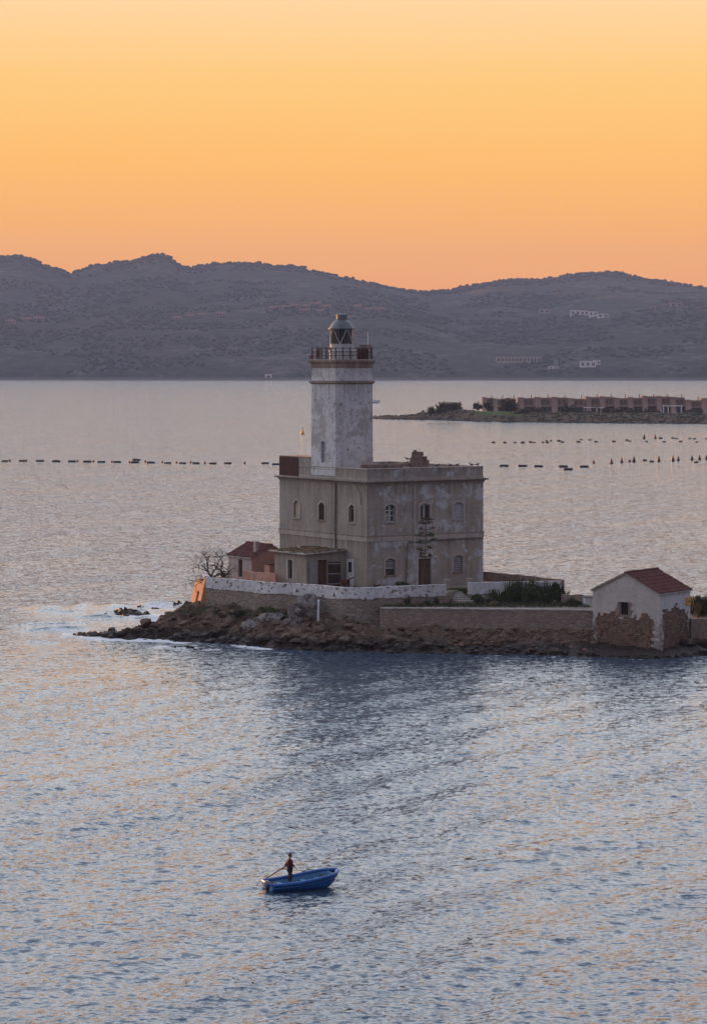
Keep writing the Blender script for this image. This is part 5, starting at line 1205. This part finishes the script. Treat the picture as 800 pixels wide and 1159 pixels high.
for s in (-1, 1): GLm.tube([(0.02, s * 0.05, 0.16), (0.03, s * 0.05, 0.01)], 0.012, 4); GLm.b2(0.0, 0.1, s * 0.05 - 0.03, s * 0.05 + 0.03, 0.0, 0.015)
GLm = GLm.mesh('legs')
glab = ['gull perched on the rubble left of the ruined chimney on the lighthouse roof', 'dark gull on the parapet left of the ruined chimney', 'gull first to the right of the ruined chimney on the parapet', 'gull second to the right of the ruined chimney on the parapet', 'gull third to the right of the chimney, crouching low', 'gull fourth to the right of the chimney on the parapet', 'gull at the far right corner of the parapet']
for (px, z, rz, k), lb in zip([(460, 1.15, 3.3, 1), (437, 0.1, 0.2, 0), (495, 0.1, 0.3, 1), (509, 0.1, 2.9, 0), (517, 0.1, 0.1, 1), (532, 0.1, 3.2, 0), (539.5, 0.1, 0.3, 1)], glab):
    s_ = (px - 415) / 133 * LR * (1 + 0.03 * (px - 415) / 133); 
    lx, ly, lz = (s_, 0.28, HP + 0.1)
    if z > 1: lx, ly = blocal(460.5, 320.6); lz = HC + 0.5 + 1.9
    wx = LH.matrix_basis @ Vector((lx, ly, lz)); g = empty('gull', wx, rz, lb, 'gull', 'gulls on the lighthouse parapet')
    g.scale = (0.85, 0.85, 0.85)
    link('body', GB, M['gull_dark'], g); link('wings', GWm, M['gull_dark'], g); link('legs', GLm, M['iron'], g)
rb = MB(); cx, cy = blocal(460.5, 320.6)
for _ in range(25): rb.rock((cx + PR.uniform(-.5, 1.0), cy + PR.uniform(-.4, .4), HC + 0.5 + PR.uniform(0, 1.7)), (.3, .25, .22), PR, 1)
rb.o('roof_rubble', M['brick'], LH, kind='stuff')
MB().b2(1.6, 7.6, 3.4, 3.8, HC + 0.5, HP + 0.45).o('roof_upstand', M['brick'], LH)

# ------------------------------------------------------------------ mussel farm floats and buoys
def float_thing(px, py, kind, label, group, big=1.0):
    c = G(px, py); t = empty('mussel_float', (c.x, c.y, -0.05), PR.uniform(-0.25, 0.25), label, 'buoy', group)
    if kind in FM: 
        for nm, me, m in FM[kind]: link(nm, me, m, t)
    t.scale = (big,) * 3
    return t
def barrel(l, r): 
    mb = MB(); pr = [(-l / 2, r * 0.45), (-l / 2 * 0.93, r * .9), (-l / 2 * 0.5, r), (l / 2 * 0.5, r), (l / 2 * 0.93, r * .9), (l / 2, r * 0.45)]; n = 10; vs = []; fs = []
    for x, rr in pr:
        for k in range(n): a_ = 2 * math.pi * k / n; vs.append((x, rr * math.cos(a_), r * 0.45 + rr * math.sin(a_)))
    for i in range(5):
        for k in range(n): fs.append((i * n + k, (i + 1) * n + k, (i + 1) * n + (k + 1) % n, i * n + (k + 1) % n))
    return mb.add(vs, fs + [tuple(range(n)), tuple(reversed(range(5 * n, 6 * n)))])
def hoops(l, r, xs): 
    return MB().tube([(xs[0] - 0.05, 0, r * .45), (xs[0] + 0.05, 0, r * .45)], r * 1.06, 10).mesh('hoop')
FM = {'pair': [('barrel', barrel(2.5, 0.42).mesh('barrel'), M['float']), ('hoop', hoops(2.5, 0.42, (-0.6, 0.6)), M['pipe_dark'])],
      'round': [('ball', MB().lathe([(0.15, -0.2), (0.42, -0.05), (0.5, 0.3), (0.4, 0.65), (0.15, 0.8)], 10).mesh('ball', True), M['float_red']), ('eye', MB().lathe([(0.07, 0.78), (0.1, 0.9), (0.05, 0.98)], 6).mesh('eye'), M['float'])],
      'short': [('barrel', barrel(1.5, 0.42).mesh('barrel'), M['float']), ('hoop', hoops(1.5, 0.42, (0.0,)), M['pipe_dark'])],
      'cone': [('cone', MB().lathe([(0.45, -0.2), (0.55, 0.1), (0.5, 0.5), (0.26, 1.2), (0.16, 1.7), (0.05, 1.78)], 10).mesh('cone'), M['float']), ('collar', MB().lathe([(0.58, 0.0), (0.62, 0.15), (0.58, 0.3)], 10).mesh('collar'), M['float'])],
      'redcone': [('cone', MB().lathe([(0.45, -0.2), (0.55, 0.1), (0.5, 0.5), (0.26, 1.2), (0.16, 1.7), (0.05, 1.78)], 10).mesh('cone'), M['float_red']), ('collar', MB().lathe([(0.58, 0.0), (0.62, 0.15), (0.58, 0.3)], 10).mesh('collar'), M['float'])]}
for px, py in [(6, 522.5), (26, 522.3), (45, 522.4), (64, 522.8), (82, 523), (99, 523.2), (115, 523.6), (133, 523.6), (153, 524), (154.5, 521.2), (171, 524.3), (190, 524.7), (207, 524.9), (222, 525), (241, 525.3), (258, 525), (300, 525), (312, 526.2)]:
    float_thing(px, py, 'pair', 'long black barrel float in the dotted line across the bay left of the lighthouse', 'black floats in the left line', PR.uniform(0.9, 1.1))
for px, py in [(11.5, 522), (30, 522), (49.5, 522.3), (88, 522.6), (106, 522.9), (127, 523.4), (147, 523.6), (165, 523.2), (184, 523.6), (200, 524.3), (216, 524), (232, 524.6), (277, 524.9)]:
    float_thing(px, py, 'round', 'small dark red ball float between the black floats left of the lighthouse', 'red ball floats in the left line', 0.8)
far_ = [(558, 501.3), (571, 501.5), (582.5, 501.5), (591, 501.5), (600, 501), (604, 501.3), (614, 501), (618, 499.3), (619, 501.3), (623, 499.3), (632, 499.6), (636, 501), (654, 500.8), (657, 498), (667, 498.3), (674, 500.6), (694, 500.3), (709, 498.8), (712, 499.8), (731, 500), (747, 496.6), (751, 500.4), (761, 496.3), (765, 497), (769.5, 500.3), (780, 496.8), (785.5, 497), (788, 500.6), (799, 497)]
for px, py in far_: float_thing(px, py, 'short', 'short black barrel float in the far rows before the headland', 'black floats in the far right rows', PR.uniform(0.8, 1.25))
for px, py, k in [(728.5, 496.5, 'cone'), (741, 496.3, 'redcone')]: float_thing(px, py, k, '%s cone buoy standing among the far float rows' % ('black' if k == 'cone' else 'dark red'), None, 1.1)
for px, py in [(570, 528), (591, 528.2), (609, 528.6), (637, 528.8), (642.5, 532), (660.5, 529)]: float_thing(px, py, 'pair', 'long black barrel float in the near row just right of the lighthouse', 'black floats in the near right row', 1.15)
for px, py in [(729, 521.6), (737, 523), (787, 523.8)]: float_thing(px, py, 'short', 'short black barrel float lying among the near cone buoys', 'short black floats among the near cone buoys', 1.0)
for px, py in [(671.5, 524.3), (712, 522.8)]: float_thing(px, py, 'round', 'red ball float in the near row, %s' % ('alone left of the cone buoys' if px < 700 else 'between two red and black cone buoys'), None, 1.0)
for px, py in [(691.5, 524.5), (703, 523.5)]: float_thing(px, py, 'redcone', 'dark red cone buoy at the left of the near row', 'red cone buoys in the near right row', 1.0)
for px, py in [(717, 522.8), (745, 522.2), (761, 521.8), (767, 521.3), (782.5, 520.5), (791, 520.5), (799, 520)]: float_thing(px, py, 'cone', 'black cone buoy in the near row towards the right edge', 'black cone buoys in the near right row', PR.uniform(0.8, 1.05))
c = G(342.3, 491.5); t = empty('channel_buoy', c, 0, 'yellow cone shaped channel buoy in the bay left of the tower', 'buoy')
MB().lathe([(0.9, -0.3), (1.05, 0.1), (1.0, 0.5), (0.85, 0.6)], 12).o('float', M['buoy_yellow'], t); MB().lathe([(0.7, 0.6), (0.22, 2.3), (0.2, 2.5)], 10).o('tower', M['buoy_yellow'], t); MB().lathe([(0.12, 2.5), (0.3, 2.6), (0.3, 2.9), (0.08, 3.0)], 8).o('topmark', M['iron'], t)
# sailing boat beyond the tower
c = G(422, 456.3); t = empty('sailing_boat', (c.x, c.y, 0), 0.08, 'white sailing boat with bare mast half hidden behind the tower', 'sailboat')
mb = MB(); stn = []
for i in range(9):
    k = i / 8; x = -5.5 + 11 * k; hb = 1.6 * (1 - max(0, (k - .4) / .6) ** 2.2) * (0.75 + 0.25 * min(1, k * 3)) + 0.03; sh_ = 2.2 + 0.7 * k * k + (k - .5) * 0.3
    stn.append([(x + 0.5 * k, -hb, sh_), (x + .25 * k, -hb * .92, 0.9), (x - 0.4 * (k > .9), 0, -0.4), (x + .25 * k, hb * .92, 0.9), (x + .5 * k, hb, sh_)])
for s_ in stn: mb.v += s_
for i in range(8):
    for k in range(4): mb.f.append((i * 5 + k, (i + 1) * 5 + k, (i + 1) * 5 + k + 1, i * 5 + k + 1))
    mb.f.append((i * 5 + 4, (i + 1) * 5 + 4, (i + 1) * 5, i * 5))
mb.f += [(0, 1, 2, 3, 4), (40, 41, 42, 43, 44)]
mb.o('hull', M['white_paint'], t); MB().tube([(0.6, 0, 2.2), (-0.2, 0, 15.8)], [0.14, 0.08], 6).o('mast', M['pipe_grey'], t); MB().tube([(0.6, 0, 3.6), (-4.5, 0, 3.5)], 0.09, 6).o('boom', M['pipe_grey'], t); MB().tube([(5.4, 0, 3.2), (-0.2, 0, 15.6)], 0.035, 4).o('forestay', M['pipe_dark'], t); MB().box((0.5, 0, 2.7), (4.2, 1.9, 0.8), 0, 0.8).o('cabin', M['white_paint'], t)

# ------------------------------------------------------------------ blue boat with oarsman
mid_ = G(341.5, 1004.5); hd_ = math.radians(24); LB = 4.45
bt = empty('rowing_boat', (mid_.x, mid_.y, 0.0), hd_, 'small blue open motor boat with thick gunwale drifting in the foreground', 'boat')
NS = 15; out_s, in_s, rimL, rimR = [], [], [], []
for i in range(NS):
    k = i / (NS - 1); x = -LB / 2 + LB * k; hb = 1.08 * (0.86 + 0.16 * min(1, k / .35)) * (1 - max(0, (k - .45) / .55) ** 4.2) ** 0.52 if k < 1 else 0.0
    hb = max(hb, 0.12); sh_ = 0.42 + 0.46 * k ** 1.9; kl = -0.14 + 0.42 * max(0, (k - .7) / .3) ** 2.2; ro = 0.28 * max(0, (k - .8) / .2)
    out_s.append([(x + ro * .6, hb, sh_), (x + ro * .4, hb * .97, sh_ - .14), (x, hb * .86, kl + .28), (x - ro * .6, hb * .62, kl + .05), (x - ro, 0, kl), (x - ro * .6, -hb * .62, kl + .05), (x, -hb * .86, kl + .28), (x + ro * .4, -hb * .97, sh_ - .14), (x + ro * .6, -hb, sh_)])
    hi = max(hb - 0.15, 0.02); fl = max(0.06, kl + 0.16)
    in_s.append([(x + ro * .3 - .0, hi, sh_ - .005), (x - .02, hi * .9, fl + .12), (x - .02, hi * .7, fl), (x - .02, -hi * .7, fl), (x - .02, -hi * .9, fl + .12), (x + ro * .3, -hi, sh_ - .005)])
    rimL.append(Vector((x + ro * .5, hb - .06, sh_ + .01))); rimR.append(Vector((x + ro * .5, -hb + .06, sh_ + .01)))
def strip(ss, flip=False):
    mb = MB(); m = len(ss[0])
    for s_ in ss: mb.v += [tuple(q) for q in s_]
    for i in range(len(ss) - 1):
        for k in range(m - 1):
            f = (i * m + k, (i + 1) * m + k, (i + 1) * m + k + 1, i * m + k + 1); mb.f.append(f if not flip else tuple(reversed(f)))
    mb.f.append(tuple(range(m))); mb.f.append(tuple(reversed(range((len(ss) - 1) * m, len(ss) * m)))); return mb
strip(out_s).o('hull', M['hull'], bt, smooth=False)
strip(in_s[:-1], True).o('inner_hull', M['hull_in'], bt)
mb = MB(); mb.tube(rimL, 0.125, 8); mb.tube(rimR, 0.125, 8); mb.tube([rimL[-1], rimR[-1]], 0.085, 8); mb.tube([rimL[0], rimR[0]], 0.08, 8); mb.o('gunwale', M['hull'], bt, smooth=True)
for s_ in (1, -1): MB().tube([Vector((p.x, s_ * (abs(p.y) + .075), p.z - .17)) for p in (rimL if s_ > 0 else rimR)], 0.03, 5).o('rubbing_strake', M['hull'], bt)
for x, z in ((-1.40, .29), (0.30, .31), (1.2, .40)): MB().b2(x - .16, x + .16, -.74 if x < 1 else -.58, .74 if x < 1 else .58, z, z + .05).o('thwart', M['hull_in'], bt)
MB().prism([(1.45, -.6), (1.95, -.25), (1.95, .25), (1.45, .6)], .56, .61, 'z').o('foredeck', M['black'], bt)
def things_in_boat():
    W = lambda v: bt.matrix_basis @ Vector(v)
    o = MB().rock((0, 0, .1), (.34, .28, .16), PR, 2).o('fishing_net', M['black'], None, W((0.62, -.2, .12))); tag(o, 'dark heap of fishing net on the boat floor', 'net')
    b = empty('bucket', W((0.45, -.5, .14)), 0, 'small white bucket on the boat floor by the net', 'bucket')
    MB().lathe([(.1, 0), (.14, .26), (.15, .27), (.13, .25), (.09, .02)], 12, cap=False).o('pail', M['white_paint'], b); MB().tube([(-.14, 0, .26), (-.1, .02, .36), (0, .03, .4), (.1, .02, .36), (.14, 0, .26)], .008, 4).o('handle', M['iron'], b)
    tg = empty('fuel_tank', W((-1.85, .35, .14)), .3, 'pale fuel canister at the stern of the boat', 'canister'); MB().b2(-.2, .2, -.13, .13, 0, .22).o('body', M['wood_tan'], tg); MB().tube([(0, 0, .22), (0, 0, .27)], .04, 8).o('cap', M['red_paint'], tg)
    rp_ = MB().tube([(math.cos(k * .5) * (.2 - k * .002), math.sin(k * .5) * .16, .02 + k * .002) for k in range(50)], .018, 5).o('rope_coil', M['sash'], None, W((-0.6, -.4, .13))); tag(rp_, 'pale coil of rope on the boat floor', 'rope')
    # outboard motor clamped to the stern: a part of the boat
    m = MB().lathe([(.09, -.12), (.16, -.05), (.18, .08), (.16, .22), (.09, .28)], 12, (0, 0, 0)).o('outboard_motor', M['motor'], bt, (-LB / 2 - .12, -.10, .36), smooth=True)
    MB().b2(-.07, .07, -.06, .06, -.95, -.12).o('motor_leg', M['black'], m); MB().b2(-.02, .2, -.12, .12, -.35, -.12).o('clamp', M['black'], m); MB().tube([(.15, 0, .05), (.62, .05, .14)], .025, 6).o('tiller', M['black'], m)
    MB().lathe([(.05, -.03), (.15, 0), (.05, .03)], 8, (-.12, 0, -.85)).o('propeller', M['black'], m)
things_in_boat()
def skin_obj(name, edges_pts, edges, m, parent, root=0, sub=1):
    me = bpy.data.meshes.new(name); me.from_pydata([p[:3] for p in edges_pts], edges, [])
    o = link(name, me, m, parent); o.modifiers.new('skin', 'SKIN'); ly = me.skin_vertices[0] if len(me.skin_vertices) else None
    if ly is None:
        bm = bmesh.new(); bm.from_mesh(me); bm.verts.layers.skin.verify(); bm.to_mesh(me); bm.free(); ly = me.skin_vertices[0]
    for i, p in enumerate(edges_pts):
        r = p[3]; ly.data[i].radius = (r, r * (p[4] if len(p) > 4 else 1.0)); ly.data[i].use_root = (i == root)
    s = o.modifiers.new('sub', 'SUBSURF'); s.levels = sub; s.render_levels = sub
    dg = bpy.context.evaluated_depsgraph_get(); dg.update(); ev = o.evaluated_get(dg); m2 = bpy.data.meshes.new_from_object(ev); o.modifiers.clear(); o.data = m2
    m2.polygons.foreach_set('use_smooth', [True] * len(m2.polygons))
    return o
def person():
    fpos = G(328, 1000.5, 0.16); t = empty('person', (fpos.x, fpos.y, 0.19), math.radians(12), 'person standing in the blue boat in dark red shirt holding a long oar', 'person')
    t.scale = (1.06, 1.06, 1.06)     # local: x is where the person faces (picture right), +y away from the camera
    pts = [(0, 0, .93, .13, 1.15), (0.0, 0, 1.10, .125, 1.2), (0.0, 0, 1.28, .135, 1.3), (-.01, 0, 1.42, .10, 1.3), (0.01, 0, 1.50, .055), (0.03, 0, 1.56, .06),     # pelvis..neck..jaw
           (0, .10, .90, .095), (0.02, .11, .50, .065), (-.02, .12, .10, .045), (0.12, .13, .04, .035),                # left leg
           (0, -.10, .90, .095), (0.04, -.11, .50, .065), (0.02, -.13, .10, .045), (0.17, -.14, .04, .035),             # right leg
           (-.01, .19, 1.40, .065), (-.12, .24, 1.15, .046), (-.30, .17, .99, .036),                                    # far arm back to the oar
           (-.01, -.19, 1.40, .065), (0.10, -.25, 1.15, .046), (0.27, -.27, .96, .034)]                                 # near arm hanging forward
    ed = [(0, 1), (1, 2), (2, 3), (3, 4), (4, 5), (0, 6), (6, 7), (7, 8), (8, 9), (0, 10), (10, 11), (11, 12), (12, 13), (3, 14), (14, 15), (15, 16), (3, 17), (17, 18), (18, 19)]
    skin_obj('body', pts, ed, M['skin'], t, 0, 2)
    sp = [(0, 0, .90, .165, 1.25), (0, 0, 1.10, .165, 1.3), (0, 0, 1.28, .175, 1.4), (-.01, 0, 1.42, .125, 1.4), (0, 0, 1.47, .075), (-.01, .19, 1.40, .08), (-.12, .24, 1.15, .07), (-.25, .195, 1.035, .056), (-.01, -.19, 1.40, .085), (0.10, -.25, 1.15, .07), (0.22, -.262, 1.02, .056)]
    skin_obj('shirt', sp, [(0, 1), (1, 2), (2, 3), (3, 4), (3, 5), (5, 6), (6, 7), (3, 8), (8, 9), (9, 10)], M['shirt'], t, 0, 2)
    tp = [(0, 0, .93, .155, 1.2), (0, .10, .88, .13), (0.02, .11, .50, .10), (-.02, .12, .12, .066), (0, -.10, .88, .13), (0.04, -.11, .50, .10), (0.02, -.13, .12, .066)]
    skin_obj('trousers', tp, [(0, 1), (1, 2), (2, 3), (0, 4), (4, 5), (5, 6)], M['trousers'], t, 0, 2)
    # head with brow, nose, chin, ears
    uv, uf = ICO[3]; vs = []
    for v in uv:
        x, y, z = v.x * .098, v.y * .077, v.z * .118
        if z < -.03: x *= 1 - (abs(z) - .03) * 2.2; y *= 1 - (abs(z) - .03) * 3.2; x += .012
        if v.x > .8 and abs(v.y) < .28 and -.35 < v.z < .12: x += .022 * (1 - abs(v.y) / .28)
        if v.x > .7 and .1 < abs(v.y) < .5 and 0.02 < v.z < .28: x -= .010
        if v.x > .75 and abs(v.y) < .4 and -.62 < v.z < -.5: x -= .006
        vs.append((x + .03, y, z + 1.625))
    MB().add(vs, uf).o('head', M['skin'], t, smooth=True)
    for s_ in (-1, 1): 
        MB().tube([(.02, s_ * .076, 1.60), (.015, s_ * .088, 1.63), (.02, s_ * .078, 1.66)], [.014, .02, .014], 6).o('ear', M['skin'], t)
        MB().tube([(.113, s_ * .03, 1.645), (.121, s_ * .03, 1.645)], [.012, .008], 8).o('eye', M['black'], t)
    MB().add([(v.x * .108 + .022, v.y * .087, v.z * .118 + 1.648 + (0 if v.z > 0 else .0)) for v in uv], [f for f in uf if all(uv[i].z > 0.05 or (uv[i].x < -.1 and uv[i].z > -.6) for i in f)]).o('hair', M['hair'], t, smooth=True)
    for (hx_, hy, hz), dv, nm in (((-.335, .155, .965), Vector((-.65, -.25, -.5)), 1), ((.30, -.272, .925), Vector((.6, 0, -.8)), 0)):
        d = dv.normalized(); sd_ = d.cross(Vector((0, 0, 1))).normalized(); up_ = sd_.cross(d); b0 = Vector((hx_, hy, hz)); pv = [(*b0, .026, 1.2), (*(b0 + d * .07), .036, .7)]; ee = [(0, 1)]
        for k in range(4):
            q = b0 + d * .085 + sd_ * (k - 1.5) * .021; l = (.072, .082, .078, .062)[k]
            for j in range(3):
                q2 = q + d * l * (j + 1) / 3 - up_ * .014 * (j + 1) * (j + 1) / 2 * (1.5 if nm else .8); pv.append((*(q if j == 0 else q2), .0095)); ee.append((1 if j == 0 else len(pv) - 2, len(pv) - 1))
        q = b0 + d * .03 + sd_ * -.038; pv.append((*q, .011)); ee.append((0, len(pv) - 1)); pv.append((*(q + d * .045 - up_ * .02 - sd_ * .01), .009)); ee.append((len(pv) - 2, len(pv) - 1))
        skin_obj('hand', pv, ee, M['skin'], t, 0, 1)
    # oar: from the back hand out over the stern into the water
    wt = Matrix.Translation(t.location) @ Matrix.Rotation(t.rotation_euler.z, 4, 'Z'); hnd = wt @ (Vector((-.38, .13, .90)) * 1.06); end = G(290.5, 1001.0, 0.05)
    d = (end - hnd).normalized(); st_ = hnd - d * .35
    oa = empty('oar', st_, 0, 'long dark wooden oar held over the stern with its blade in the water', 'oar')
    MB().tube([(0, 0, 0), end - st_ - d * .7], .038, 8).o('shaft', M['oar'], oa)
    e = end - st_; sd_ = d.cross(Vector((0, 0, 1))).normalized() * .09; up_ = Vector((0, 0, .012)); mb = MB(); a0 = e - d * .72; a1 = e + d * .05
    mb.add([a0 - sd_ * .4 - up_, a0 + sd_ * .4 - up_, a1 + sd_ - up_, a1 - sd_ - up_, a0 - sd_ * .4 + up_, a0 + sd_ * .4 + up_, a1 + sd_ + up_, a1 - sd_ + up_], [(3, 2, 1, 0), (4, 5, 6, 7), (0, 1, 5, 4), (1, 2, 6, 5), (2, 3, 7, 6), (3, 0, 4, 7)]); mb.o('blade', M['oar'], oa)
person()

# ------------------------------------------------------------------ the evening haze
hm = bpy.data.materials.new('evening_haze'); hm.use_nodes = True; hm.node_tree.nodes.clear(); th_ = NT(hm.node_tree)
pv = th_.n('ShaderNodeVolumePrincipled', {'Color': (0.40, 0.54, 0.84, 1), 'Density': 0.000050, 'Anisotropy': 0.0})
mo = th_.n('ShaderNodeOutputMaterial', {'Volume': pv.outputs[0]})
MB().b2(-5300, 5300, -600, 9500, -3, 440).o('haze', hm, kind='stuff')
